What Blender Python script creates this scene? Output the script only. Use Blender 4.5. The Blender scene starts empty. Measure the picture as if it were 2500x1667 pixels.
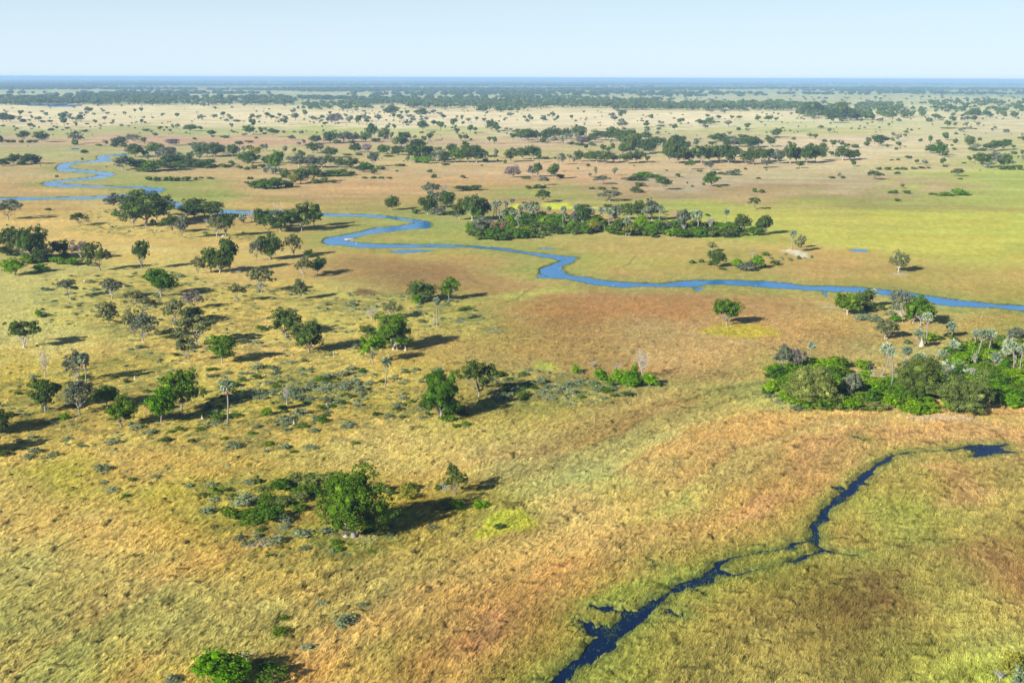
import bpy, math, random
import numpy as np
RS = np.random.RandomState(7)
random.seed(5)
C = bpy.context.scene.collection
SC = bpy.context.scene

# ------------------------------------------------------------------ camera geometry
FPX, CAMH = 2778.0, 90.0
PITCH = math.atan(643 / FPX); ROLL = math.radians(.183)
FW = np.array([0, math.cos(PITCH), -math.sin(PITCH)])
R0 = np.array([1.0, 0, 0]); U0 = np.array([0, math.sin(PITCH), math.cos(PITCH)])
RT = R0 * math.cos(ROLL) + U0 * math.sin(ROLL)
UP = U0 * math.cos(ROLL) - R0 * math.sin(ROLL)

def ray(x, y):
    return FW + (x - 1250) / FPX * RT - (y - 833.5) / FPX * UP
def ground_at(x, y):
    """the point of the flat plain seen at a spot of the photograph (2500 x 1667)"""
    d = ray(x, y); t = CAMH / -d[2]
    return d[0] * t, d[1] * t
def project(X, Y, Z=0.0):
    v0, v1, v2 = X, Y, Z - CAMH
    zc = v0 * FW[0] + v1 * FW[1] + v2 * FW[2]
    xr = v0 * RT[0] + v1 * RT[1] + v2 * RT[2]
    yu = v0 * UP[0] + v1 * UP[1] + v2 * UP[2]
    return 1250 + FPX * xr / zc, 833.5 - FPX * yu / zc
def height_of(bx, by, px):
    gx, gy = ground_at(bx, by); d = ray(bx, by - px)
    return CAMH + d[2] * gy / d[1]
def metres(bx, by, px):
    gx, gy = ground_at(bx, by)
    zc = gx * FW[0] + gy * FW[1] - CAMH * FW[2]
    return px * zc / FPX

CROPS = {'A': (0, 150, 2.352), 'D': (0, 450, 2.6133), 'E': (800, 450, 2.6133), 'F': (1600, 450, 2.6133),
         'G': (0, 1050, 2.541), 'H': (800, 1050, 2.541), 'I': (1600, 1050, 2.541),
         'J': (0, 180, 3.92), 'K': (500, 180, 3.92), 'L': (1000, 180, 3.92), 'M': (1500, 180, 3.92), 'N': (1900, 180, 3.92),
         'P': (1100, 470, 5.88), 'Q': (1500, 470, 5.88), 'R': (1850, 850, 6.72), 'S': (2150, 750, 5.226),
         'O': (0, 850, 4.704), 'T': (500, 1130, 4.704), 'X': (0, 0, 1.0), 'V': (0, 0, .9408)}
def nat(c, x, y):
    o = CROPS[c]; return o[0] + x / o[2], o[1] + y / o[2]

# ------------------------------------------------------------------ noise
_T = {}
def vn(x, y, seed=0):
    if seed not in _T:
        _T[seed] = np.random.RandomState(seed + 100).rand(512, 512).astype(np.float32)
    T = _T[seed]
    xi = np.floor(x).astype(np.int64); yi = np.floor(y).astype(np.int64)
    fx = (x - xi).astype(np.float32); fy = (y - yi).astype(np.float32)
    fx = fx * fx * (3 - 2 * fx); fy = fy * fy * (3 - 2 * fy)
    x0 = xi & 511; x1 = (xi + 1) & 511; y0 = yi & 511; y1 = (yi + 1) & 511
    a = T[x0, y0] * (1 - fx) + T[x1, y0] * fx
    b = T[x0, y1] * (1 - fx) + T[x1, y1] * fx
    return a * (1 - fy) + b * fy
def fbm(x, y, seed=0, octv=4, gain=.5):
    s = 0; a = 1; n = 0
    c, q = math.cos(.6), math.sin(.6)
    for i in range(octv):
        s = s + a * vn(x, y, seed + i); n += a; a *= gain
        x, y = (x * c - y * q) * 2.03 + 17.3, (x * q + y * c) * 2.03 + 5.7
    return s / n
def s2l(c):
    c = np.asarray(c, dtype=np.float64) / 255
    return np.where(c <= .04045, c / 12.92, ((c + .055) / 1.055) ** 2.4)
def sstep(a, b, x):
    t = np.clip((x - a) / (b - a), 0, 1); return t * t * (3 - 2 * t)

# ------------------------------------------------------------------ node helpers
def new_mat(name):
    m = bpy.data.materials.new(name); m.use_nodes = True
    nt = m.node_tree; nt.nodes.clear()
    out = nt.nodes.new('ShaderNodeOutputMaterial')
    return m, nt, out
def N(nt, t, **k):
    n = nt.nodes.new(t)
    for a, b in k.items(): setattr(n, a, b)
    return n
def L(nt, a, b): nt.links.new(a, b)
def mathn(nt, op, a, b=None, c=None):
    n = N(nt, 'ShaderNodeMath', operation=op)
    for i, v in enumerate((a, b, c)):
        if v is None: continue
        if isinstance(v, (int, float)): n.inputs[i].default_value = v
        else: L(nt, v, n.inputs[i])
    return n.outputs[0]

def foliage_mat(name, col, var=.35, trans=.2, nscale=5.5, hue=.035):
    m, nt, out = new_mat(name)
    geo = N(nt, 'ShaderNodeNewGeometry'); oi = N(nt, 'ShaderNodeObjectInfo'); tc = N(nt, 'ShaderNodeTexCoord')
    noi = N(nt, 'ShaderNodeTexNoise'); noi.inputs['Scale'].default_value = nscale; noi.inputs['Detail'].default_value = 2
    L(nt, tc.outputs['Object'], noi.inputs['Vector'])
    isl = mathn(nt, 'MULTIPLY_ADD', geo.outputs['Random Per Island'], 2 * var, 1 - var)
    ob = mathn(nt, 'MULTIPLY_ADD', oi.outputs['Random'], .36, .82)
    nz = mathn(nt, 'MULTIPLY_ADD', noi.outputs['Fac'], 2.0, .0)
    v = mathn(nt, 'MULTIPLY', mathn(nt, 'MULTIPLY', isl, ob), nz)
    hs = N(nt, 'ShaderNodeHueSaturation')
    hs.inputs['Color'].default_value = (*col, 1)
    h = mathn(nt, 'MULTIPLY_ADD', oi.outputs['Random'], -hue, .5 + hue / 2)
    h2 = mathn(nt, 'MULTIPLY_ADD', noi.outputs['Fac'], -hue * 1.5, hue * .75)
    L(nt, mathn(nt, 'ADD', h, h2), hs.inputs['Hue']); L(nt, v, hs.inputs['Value'])
    d = N(nt, 'ShaderNodeBsdfDiffuse'); t = N(nt, 'ShaderNodeBsdfTranslucent'); mx = N(nt, 'ShaderNodeMixShader')
    mx.inputs[0].default_value = trans
    L(nt, hs.outputs[0], d.inputs[0]); L(nt, hs.outputs[0], t.inputs[0])
    L(nt, d.outputs[0], mx.inputs[1]); L(nt, t.outputs[0], mx.inputs[2]); L(nt, mx.outputs[0], out.inputs[0])
    return m
def rough_mat(name, col, col2, scale=3.0, rough=.9, bump=.4):
    m, nt, out = new_mat(name)
    tc = N(nt, 'ShaderNodeTexCoord'); noi = N(nt, 'ShaderNodeTexNoise')
    noi.inputs['Scale'].default_value = scale; noi.inputs['Detail'].default_value = 5
    L(nt, tc.outputs['Object'], noi.inputs['Vector'])
    mx = N(nt, 'ShaderNodeMix', data_type='RGBA')
    mx.inputs[6].default_value = (*col, 1); mx.inputs[7].default_value = (*col2, 1)
    L(nt, noi.outputs['Fac'], mx.inputs[0])
    p = N(nt, 'ShaderNodeBsdfPrincipled'); p.inputs['Roughness'].default_value = rough
    L(nt, mx.outputs[2], p.inputs['Base Color'])
    b = N(nt, 'ShaderNodeBump'); b.inputs['Strength'].default_value = bump; b.inputs['Distance'].default_value = .05
    L(nt, noi.outputs['Fac'], b.inputs['Height']); L(nt, b.outputs[0], p.inputs['Normal'])
    L(nt, p.outputs[0], out.inputs[0])
    return m

FOL = {'k': ('dark', (.072, .112, .020)), 'g': ('leafy', (.084, .156, .010)), 'b': ('bright', (.126, .250, .004)), 'l': ('light', (.165, .200, .045)),
       'o': ('olive', (.165, .180, .065)), 'y': ('greyish', (.140, .158, .095)), 'v': ('twiggy', (.200, .165, .145)),
       'w': ('yellowish', (.235, .235, .030)), 'n': ('brownish', (.270, .190, .100)), 's': ('silvery', (.200, .245, .125)),
       'f': ('frond', (.245, .300, .175)), 'd': ('deadfrond', (.330, .250, .160))}
MAT = {k: foliage_mat('foliage_' + n, c) for k, (n, c) in FOL.items()}
MAT['bark'] = rough_mat('bark', (.30, .27, .23), (.15, .13, .11), 2.5)
MAT['palebark'] = rough_mat('pale_bark', (.46, .42, .37), (.28, .25, .21), 2.5)
MAT['palmbark'] = rough_mat('palm_bark', (.26, .23, .20), (.14, .12, .10), 4)
MAT['clay'] = rough_mat('termite_clay', (.42, .37, .29), (.30, .25, .19), 3)
MAT['deadwood'] = rough_mat('dead_wood', (.42, .37, .32), (.22, .19, .16), 4)
MAT['bird'] = rough_mat('white_feathers', (.8, .8, .78), (.7, .7, .68), 9, .8, .1)

# ------------------------------------------------------------------ mesh helpers
def mesh_np(name, V, F, mat=None, smooth=False):
    """V (n,3); F (m,4) or (m,3) array, or a list of arrays of either width"""
    me = bpy.data.meshes.new(name)
    Fs = F if isinstance(F, list) else [F]
    Fs = [f for f in Fs if len(f)]
    V = np.asarray(V, dtype=np.float32)
    me.vertices.add(len(V)); me.vertices.foreach_set('co', V.ravel())
    tot = np.concatenate([np.full(len(f), f.shape[1], dtype=np.int32) for f in Fs])
    idx = np.concatenate([f.ravel() for f in Fs]).astype(np.int32)
    me.loops.add(len(idx)); me.loops.foreach_set('vertex_index', idx)
    me.polygons.add(len(tot))
    st = np.zeros(len(tot), dtype=np.int32); st[1:] = np.cumsum(tot)[:-1]
    me.polygons.foreach_set('loop_start', st); me.polygons.foreach_set('loop_total', tot)
    me.polygons.foreach_set('use_smooth', np.full(len(tot), smooth, dtype=bool))
    me.update(calc_edges=True)
    if mat: me.materials.append(mat)
    return me
def link(name, data, parent=None, loc=None):
    o = bpy.data.objects.new(name, data); C.objects.link(o)
    if parent is not None: o.parent = parent
    if loc is not None: o.location = loc
    return o
def tag(o, label=None, cat=None, group=None, kind=None):
    if label: o['label'] = label
    if cat: o['category'] = cat
    if group: o['group'] = group
    if kind: o['kind'] = kind
    return o

class Geo:
    def __init__(s): s.v = []; s.q = []; s.t = []; s.n = 0
    def add(s, V, Q=None, T=None):
        V = np.asarray(V, dtype=np.float32)
        if Q is not None and len(Q): s.q.append(np.asarray(Q) + s.n)
        if T is not None and len(T): s.t.append(np.asarray(T) + s.n)
        s.v.append(V); s.n += len(V)
    def tube(s, pts, rad, sides=6):
        pts = np.asarray(pts, float); k = len(pts)
        tan = np.gradient(pts, axis=0); tan /= np.linalg.norm(tan, axis=1)[:, None] + 1e-9
        ref = np.array([0.31, .95, .1]); V = []
        ang = np.arange(sides) * 2 * math.pi / sides
        for i in range(k):
            a = np.cross(tan[i], ref); a /= np.linalg.norm(a) + 1e-9; b = np.cross(tan[i], a)
            V.append(pts[i] + rad[i] * (np.cos(ang)[:, None] * a + np.sin(ang)[:, None] * b))
        V = np.concatenate(V); Q = []
        for i in range(k - 1):
            for j in range(sides):
                j2 = (j + 1) % sides
                Q.append((i * sides + j, i * sides + j2, (i + 1) * sides + j2, (i + 1) * sides + j))
        s.add(V, Q)
    def leaves(s, P, Nn, size, asp=.75, rs=RS):
        n = len(P); Nn = Nn / (np.linalg.norm(Nn, axis=1)[:, None] + 1e-9)
        r = rs.normal(size=(n, 3)); a = np.cross(Nn, r); a /= np.linalg.norm(a, axis=1)[:, None] + 1e-9
        b = np.cross(Nn, a); sz = (np.asarray(size) * rs.uniform(.6, 1.35, n))[:, None] * .5
        V = np.stack([P - a * sz, P + b * sz * asp, P + a * sz, P - b * sz * asp], 1).reshape(-1, 3)
        s.add(V, np.arange(4 * n).reshape(n, 4))
    def blob(s, c, r, rs=RS):
        c = np.asarray(c, float); r = np.asarray(r, float) * np.ones(3)
        V = []; Q = []; T = []
        nu, nv = 7, 4
        V.append(c + np.array([0, 0, r[2]]))
        for i in range(1, nv):
            th = math.pi * i / nv
            for j in range(nu):
                ph = 2 * math.pi * j / nu + i * .4
                d = np.array([math.sin(th) * math.cos(ph), math.sin(th) * math.sin(ph), math.cos(th)])
                V.append(c + d * r * rs.uniform(.85, 1.1))
        V.append(c - np.array([0, 0, r[2]]))
        for j in range(nu):
            T.append((0, 1 + j, 1 + (j + 1) % nu)); e = 1 + (nv - 2) * nu
            T.append((len(V) - 1, e + (j + 1) % nu, e + j))
        for i in range(nv - 2):
            for j in range(nu):
                a = 1 + i * nu; Q.append((a + j, a + nu + j, a + nu + (j + 1) % nu, a + (j + 1) % nu))
        s.add(V, Q, T)
    def mesh(s, name, mat, smooth=False):
        F = []
        if s.q: F.append(np.concatenate(s.q))
        if s.t: F.append(np.concatenate(s.t))
        return mesh_np(name, np.concatenate(s.v), F, mat, smooth)

# ------------------------------------------------------------------ plant templates: unit height and width 1 (x, y in -.5 .. .5)
def rdir(n, up=-.3, rs=RS):
    d = rs.normal(size=(n * 3 + 24, 3)); d /= np.linalg.norm(d, axis=1)[:, None]
    d = d[d[:, 2] > up][:n]
    while len(d) < n: d = np.concatenate([d, d])[:n]
    return d
def puffs_on(lobes, per, jit, rs):
    """small puffs spread over big lobes; returns centre, radius, outward direction"""
    out = []
    for (c, r) in lobes:
        k = max(3, int(per * (r[0] * r[1]) / .04))
        d = rdir(k, -.55, rs)
        P = c + d * r * rs.uniform(.72, 1.05, k)[:, None]
        out.append(np.concatenate([P, d, np.full((k, 1), jit * r.mean()) * rs.uniform(.7, 1.4, (k, 1))], 1))
    return np.concatenate(out)
def make_crown(rs, lobes, n, leaf, per=9, jit=.42, core=.72, nrm=.75):
    g = Geo(); pf = puffs_on(lobes, per, jit, rs)
    w = pf[:, 6] ** 2; pi = rs.choice(len(pf), n, p=w / w.sum())
    d = rdir(n, -.8, rs); m = d + pf[pi, 3:6] * .55; m /= np.linalg.norm(m, axis=1)[:, None]
    P = pf[pi, :3] + m * pf[pi, 6:7] * rs.uniform(.55, 1.08, (n, 1)) * np.array([1, 1, .8])
    P[:, 2] = np.maximum(P[:, 2], .004)
    g.leaves(P, m * nrm + rs.normal(size=(n, 3)) * .45 + np.array([0, 0, .15]), leaf, .8, rs)
    if core:
        for (c, r) in lobes: g.blob(np.maximum(c, [-9, -9, r[2] * core]), r * core, rs)
    return g
def limb(g, rs, a, b, r0, r1, bend=.12, sides=5):
    a = np.array(a, float); b = np.array(b, float); n = 5
    t = np.linspace(0, 1, n)[:, None]; L_ = np.linalg.norm(b - a)
    P = a + (b - a) * t; P[1:-1] += rs.normal(size=(n - 2, 3)) * L_ * bend * .5
    P[:, 2] += np.sin(t[:, 0] * math.pi) * L_ * -.08
    g.tube(P, np.linspace(r0, r1, n), sides)
def shape(kind, rs, i, hi=False):
    """(crown mesh geo, trunk geo)"""
    tr = Geo(); lobes = []
    if kind == 'r':
        z0, hz = .58, .42; w = .5; nl, lr = 17, .20; n, leaf = 5200, .042; fork = .20; rad = .028
    elif kind == 'u':
        z0, hz = .62, .36; w = .5; nl, lr = 18, .17; n, leaf = 3600, .044; fork = .20; rad = .022
    elif kind == 't':
        z0, hz = .58, .42; w = .5; nl, lr = 15, .20; n, leaf = 3800, .044; fork = .18; rad = .028
    elif kind == 'o':
        z0, hz = .57, .42; w = .5; nl, lr = 21, .165; n, leaf = 3900, .042; fork = .18; rad = .026
    elif kind == 'm':
        z0, hz = .52, .47; w = .5; nl, lr = 26, .19; n, leaf = 17000, .026; fork = .14; rad = .04
    elif kind == 'b':
        z0, hz = .42, .56; w = .5; nl, lr = 13, .20; n, leaf = 2600, .062; fork = .1; rad = .03
    elif kind == 's':
        z0, hz = .35, .6; w = .5; nl, lr = 6, .28; n, leaf = 420, .14; fork = .1; rad = .02
    k = 0
    dirs = rdir(nl, -.8 if kind in 'rtm' else (-.4 if kind in 'ou' else -.15), rs)
    for d in dirs:
        q = rs.uniform(.58, .84)
        r = lr * rs.uniform(.75, 1.25)
        zs = hz / .5
        c = np.array([d[0] * w * q, d[1] * w * q, z0 + d[2] * hz * q])
        rr = np.array([r, r, r * (zs if kind not in 'bs' else 1.0) * (.8 if kind == 'u' else .95)])
        if kind == 't': c[0] += .10 * math.sin(c[2] * 9 + i); rr[:2] *= .9
        if kind in 'bs': c[2] = max(c[2] * rs.uniform(.6, 1.15), .15)
        lobes.append((c, rr))
    if kind in 'rmtb': lobes.append((np.array([0, 0, z0]), np.array([.27, .27, hz * .6])))
    core = {'o': .3, 'u': .42, 's': 0, 'b': .5, 'm': .5}.get(kind, .58)
    cg = make_crown(rs, lobes, n, leaf, core=core)
    allv = np.concatenate(cg.v); lo = np.percentile(allv, 1.2, axis=0); hi = np.percentile(allv, 98.8, axis=0)
    fx, fy = 1 / (hi[0] - lo[0]), 1 / (hi[1] - lo[1]); mx_, my_ = (hi[0] + lo[0]) / 2, (hi[1] + lo[1]) / 2; fz = 1 / hi[2]
    cg.v = [(v - [mx_, my_, 0]) * [fx, fy, fz] for v in cg.v]
    lobes = [((c - [mx_, my_, 0]) * [fx, fy, fz], r) for c, r in lobes]
    # trunk and limbs
    if kind not in 'bs':
        lean = rs.normal(size=2) * .03
        fk = np.array([lean[0], lean[1], fork])
        P = [np.array([0, 0, -.03]), np.array([lean[0] * .3, lean[1] * .3, fork * .45]), fk]
        tr.tube(P, [rad * 1.5, rad, rad * .85], 7)
        for (c, rr) in sorted(lobes, key=lambda q: rs.rand())[:9 if kind != 'm' else 10]:
            mid = fk + (c - fk) * .35 + np.array([0, 0, .05 * rs.rand()])
            limb(tr, rs, fk, c, rad * .62, rad * .15)
    else:
        for q in range(5):
            a = rs.uniform(0, 6.3); limb(tr, rs, (0, 0, -.02), (.3 * math.cos(a), .3 * math.sin(a), .5), rad, rad * .4)
    return cg, tr
def dead_shape(rs, i):
    tr = Geo(); cg = Geo()
    fk = np.array([rs.normal() * .04, rs.normal() * .04, .3])
    tr.tube([(0, 0, -.03), fk * .5 + [0, 0, .0], fk], [.045, .034, .028], 6)
    ends = []
    for q in range(6):
        a = q * 1.05 + rs.uniform(-.3, .3); R = rs.uniform(.2, .45)
        e = np.array([R * math.cos(a), R * math.sin(a), rs.uniform(.6, 1.0)])
        limb(tr, rs, fk, e, .022, .007, .25)
        for z in range(4):
            s_ = fk + (e - fk) * rs.uniform(.4, .95); e2 = s_ + rs.normal(size=3) * .12 + np.array([0, 0, .08])
            e2[2] = min(e2[2], 1.0)
            limb(tr, rs, s_, e2, .009, .003, .3, 3); ends.append(e2)
            for y in range(5): limb(cg, rs, s_ + (e2 - s_) * .5, e2 + rs.normal(size=3) * .08, .006, .0025, .3, 3)
    return cg, tr
def palm_shape(rs, i):
    """tall fan palm, real metres at 12 m height; crown is a ball of stiff fans"""
    H = 12.0; tr = Geo(); k = 9; t = np.linspace(0, 1, k)
    bx, by = rs.normal() * .35, rs.normal() * .35
    P = np.stack([bx * np.sin(t * 2.6) + rs.normal() * .5 * t ** 2, by * np.sin(t * 2.6) + rs.normal() * .5 * t ** 2, t * (H - 1.9) - .2 * (t == 0)], 1)
    tr.tube(P, .17 - .05 * t + .03 * np.exp(-((t - .62) / .1) ** 2) + .07 * (t < .05), 8)
    top = np.zeros(3); cg = Geo(); sk = Geo()
    def fan(g, base, d, pet, rad, nseg, spread, droop):
        d = d / np.linalg.norm(d); side = np.cross(d, [0, 0, 1.0]); side /= np.linalg.norm(side) + 1e-9
        upv = np.cross(side, d)
        hub = base + d * pet + np.array([0, 0, -droop * pet * .3])
        g.tube([base, hub], [.03, .02], 3)
        roll = rs.uniform(-.9, .9); s2 = side * math.cos(roll) + upv * math.sin(roll); u2 = np.cross(s2, d)
        V = []; T = []
        for j in range(nseg):
            a = (j / (nseg - 1) - .5) * spread; a2 = a + spread / nseg * .62; a1 = a - spread / nseg * .62
            r = rad * (1 - .25 * abs(a) / (spread / 2)) * rs.uniform(.85, 1.1)
            dd = lambda q, f: (d * math.cos(q) + s2 * math.sin(q)) * f
            lift = u2 * (.10 if j % 2 else -.06) * rad
            b_ = len(V)
            V += [hub, hub + dd(a1, r * .55) + lift, hub + dd(a, r) + u2 * rs.uniform(-.15, .1) * rad - np.array([0, 0, .22 * rad]), hub + dd(a2, r * .55) - lift]
            T.append((b_, b_ + 1, b_ + 2, b_ + 3))
        g.add(V, T)
    for q in range(44):
        d = rdir(1, -.7, rs)[0]; fan(cg, top, d + np.array([0, 0, .08]), rs.uniform(.35, .85), rs.uniform(.8, 1.1), 9, 3.4, .3)
    for q in range(11):
        a = rs.uniform(0, 6.3); d = np.array([math.cos(a) * .5, math.sin(a) * .5, -1]); fan(sk, top + [0, 0, -.15], d, rs.uniform(.4, .9), rs.uniform(.6, .95), 5, 1.6, .2)
    return cg, tr, sk, P[-1]

SEEDS = {'r': 10, 'u': 7, 't': 6, 'o': 8, 'm': 4, 'b': 8, 's': 6, 'd': 4, 'p': 7}
TPL = {}
def templates():
    for kd, cnt in SEEDS.items():
        TPL[kd] = []
        for i in range(cnt):
            rs = np.random.RandomState(1000 + ord(kd) * 17 + i)
            if kd == 'p':
                c, t, s, top = palm_shape(rs, i)
                TPL[kd].append((c.mesh('palm_crown_mesh', MAT['f']), t.mesh('palm_trunk_mesh', MAT['palmbark'], True), s.mesh('palm_skirt_mesh', MAT['d']), top))
            elif kd == 'd':
                c, t = dead_shape(rs, i)
                TPL[kd].append((c.mesh('twig_mesh', MAT['palebark']), t.mesh('dead_trunk_mesh', MAT['palebark'], True), None))
            else:
                c, t = shape(kd, rs, i)
                TPL[kd].append((c.mesh('crown_mesh', MAT['k']), t.mesh('trunk_mesh', MAT['bark'], True), None))
templates()
NAMES = {'r': ('tree', 'tree'), 'u': ('tree', 'tree'), 't': ('tree', 'tree'), 'o': ('tree', 'tree'), 'm': ('tree', 'tree'),
         'b': ('bush', 'bush'), 's': ('shrub', 'shrub'), 'd': ('dead_tree', 'dead tree'), 'p': ('palm_tree', 'palm')}
def plant(kd, tone, X, Y, H, W, label, group=None, var=None, rz=None, z=0.0, lean=None):
    i = random.randrange(len(TPL[kd])) if var is None else var % len(TPL[kd])
    crown, trunk, skirt = TPL[kd][i][:3]
    nm, cat = NAMES[kd]
    r = bpy.data.objects.new(nm, None); C.objects.link(r)
    r.empty_display_size = .5
    r.location = (X, Y, z); r.rotation_euler = (lean[0] if lean else 0, lean[1] if lean else 0, random.uniform(0, 6.28) if rz is None else rz)
    if kd == 'p':
        q = W / 3.1; top = TPL[kd][i][3]; sz = max(.15, (H - 1.6 * q) / top[2]); sc = (q, q, q)
    else: sc = (W * random.uniform(.92, 1.08), W * random.uniform(.85, 1.12), H)
    tag(r, label, cat, group)
    t = link('trunk' if kd not in 'bs' else 'stems', trunk, r); t.scale = sc if kd != 'p' else (q, q, sz)
    c = link('crown' if kd not in 'bsd' else ('foliage' if kd in 'bs' else 'twigs'), crown, r); c.scale = sc
    if kd == 'p': c.location = (top[0] * q, top[1] * q, top[2] * sz)
    if kd not in 'pd' and tone != 'k':
        c.material_slots[0].link = 'OBJECT'; c.material_slots[0].material = MAT[tone]
    if kd in 'ruotm' and random.random() < (.55 if tone in 'ovyw' else .2):
        t.material_slots[0].link = 'OBJECT'; t.material_slots[0].material = MAT['palebark']
    if skirt is not None:
        s = link('dead_fronds', skirt, r); s.scale = sc; s.location = c.location
    return r

# ------------------------------------------------------------------ water outlines traced from the photograph
def poly(c, s):
    v = [float(q) for q in s.replace(',', ' ').split()]
    return np.array([ground_at(*nat(c, v[i], v[i + 1])) for i in range(0, len(v), 2)])
UPPER = poly('J', '''1225 766 1160 770 1040 781 950 788 915 800 925 816 960 825 900 834 800 842 690 848 600 858 550 878 525 905 545 922 620 935
740 943 860 950 925 960 935 975 900 985 800 1000 640 1013 500 1028 415 1042 390 1055 420 1068 500 1080 650 1085 850 1088 1050 1088 1250 1092
1340 1098 1380 1115 1385 1135 1330 1148 1200 1155 1050 1168 850 1178 500 1184 200 1187 -160 1190 -160 1213 200 1211 500 1204 850 1201 1050 1194
1200 1186 1330 1178 1480 1205 1560 1225 1680 1250 1740 1272 1800 1276 1750 1240 1600 1205 1480 1180 1430 1166 1500 1150 1560 1130 1595 1112 1560 1100 1480 1090 1350 1081
1150 1077 900 1071 700 1062 585 1055 565 1045 620 1034 760 1022 900 1010 1000 1000 1070 985 1108 965 1080 950 1000 941 880 931 760 921 690 911
655 898 665 885 720 866 800 851 900 849 980 846 1060 837 1085 826 1040 812 1040 800 1100 788 1225 779''')
MAIN = poly('E', '''-1060 88 -1000 112 -940 128 -860 150 -660 165 -440 172 -90 181 0 187 200 192 330 197 430 208 520 220 590 231 650 238 668 252 668 268 640 282 590 285
480 293 330 310 230 326 165 347 130 360 240 377 400 383 600 385 800 386 950 395 1150 410 1250 429 1400 446 1520 459 1590 460 1602 470 1565 500 1510 525 1495 545
1530 570 1600 588 1750 610 1900 625 2100 635 2250 618 2350 612 2520 611 2690 616 2840 622 2920 629 3040 646 3240 652 3390 657 3540 671 3690 689 3840 711 3990 734
4190 757 4440 774 4700 790 4700 840 4430 808 4240 790 4040 782 3880 770 3865 758 3730 724 3590 709 3390 691 3190 684 3040 676 2890 666 2690 651 2520 641 2420 641
2330 655 2190 657 2100 656 1850 656 1700 641 1550 611 1420 598 1350 572 1338 545 1380 525 1440 505 1477 495 1450 478 1380 465 1300 451 1200 436 1050 416 900 403
700 404 450 406 200 403 80 391 0 387 -30 372 -35 362 0 340 130 320 300 280 450 266 540 252 552 245 500 235 400 220 200 208 0 205 -200 201 -440 193 -700 186
-900 172 -960 152 -1030 132 -1100 118''')
CREEK = poly('I', '''-1000 1700 -643 1568 -593 1500 -533 1440 -473 1400 -413 1330 -353 1280 -283 1220 -183 1140 -83 1080 -33 1040 0 1050 100 985 190 930 280 908 330 870 360 820
460 790 560 768 690 745 800 720 850 690 925 685 945 640 950 600 985 540 1050 470 1130 400 1190 355 1230 310 1270 270 1350 220 1420 170 1500 145
1600 134 1750 124 1850 112 1960 90 2080 90 2180 83 2200 95 2140 106 2255 142 2150 146 2060 166 1950 171 1985 140 1900 120 1760 134 1600 143 1515 154 1440 206
1370 246 1310 300 1290 325 1337 338 1270 350 1262 375 1190 430 1170 455 1100 475 1070 530 1080 560 1030 600 1010 640 1010 690 1050 735 1120 755 1290 770 1230 783
1100 768 1040 760 960 785 880 820 775 842 690 868 600 893 480 908 400 916 350 960 240 985 200 1000 110 1020 60 1070 -30 1130 -73 1200 -153 1250 -233 1330
-313 1400 -393 1460 -473 1500 -533 1568 -600 1700''')
ISLE = poly('I', '''430 832 410 860 470 884 560 876 660 860 760 836 860 800 900 770 850 742 780 750 620 772 490 800''')
ISLE2 = poly('I', '''860 725 930 703 985 703 1022 738 960 762 890 764''')
POOLS = [poly('I', s) for s in ('-400 1090 -330 1120 -230 1150 -170 1190 -90 1180 -120 1120 -230 1100 -330 1080', '-500 1180 -420 1250 -300 1290 -230 1290 -300 1230 -420 1190',
    '20 1100 100 1165 210 1172 130 1120 60 1080', '230 1000 290 1045 310 1035 260 990', '1240 45 1280 62 1300 58 1260 40',
    '1090 355 1150 385 1200 350 1150 350', '-60 790 30 840 110 870 40 850 -40 810')]
NCREEK = len(POOLS)
POOLS += [poly('E', s) for s in ('380 430 450 423 690 422 600 432 470 440', '300 415 320 440 310 430', '1340 575 1420 598 1360 600 1335 590', '1310 408 1400 405 1500 415 1400 414')]
POOLS += [poly('F', s) for s in ('1235 418 1290 412 1355 418 1345 430 1280 430', '240 660 270 680 320 655', '1070 684 1090 720 1098 686', '1910 808 1980 812 1940 820')]
POOLS += [poly('J', s) for s in ('180 292 450 290 760 300 800 308 640 316 300 308', '620 714 720 716 830 728 700 722')]

def inside(P, X, Y):
    res = np.zeros(X.shape, bool); n = len(P)
    for i in range(n):
        x0, y0 = P[i]; x1, y1 = P[(i + 1) % n]
        if y0 == y1: continue
        c = ((y0 > Y) != (y1 > Y))
        res ^= c & (X < (x1 - x0) * (Y - y0) / (y1 - y0) + x0)
    return res
def sdist(P, X, Y, lim):
    """signed distance to an outline (negative inside), capped at lim"""
    out = np.full(X.shape, lim, np.float32)
    bx0, by0 = P.min(0) - lim; bx1, by1 = P.max(0) + lim
    m = np.where((X > bx0) & (X < bx1) & (Y > by0) & (Y < by1))[0]
    if not len(m): return out
    x = X[m]; y = Y[m]; d2 = np.full(len(m), lim * lim)
    n = len(P)
    for i in range(n):
        a = P[i]; b = P[(i + 1) % n]; e = b - a; l2 = max(e @ e, 1e-6)
        t = np.clip(((x - a[0]) * e[0] + (y - a[1]) * e[1]) / l2, 0, 1)
        d2 = np.minimum(d2, (x - a[0] - t * e[0]) ** 2 + (y - a[1] - t * e[1]) ** 2)
    d = np.sqrt(d2); d[inside(P, x, y)] *= -1
    out[m] = d
    return out

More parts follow.
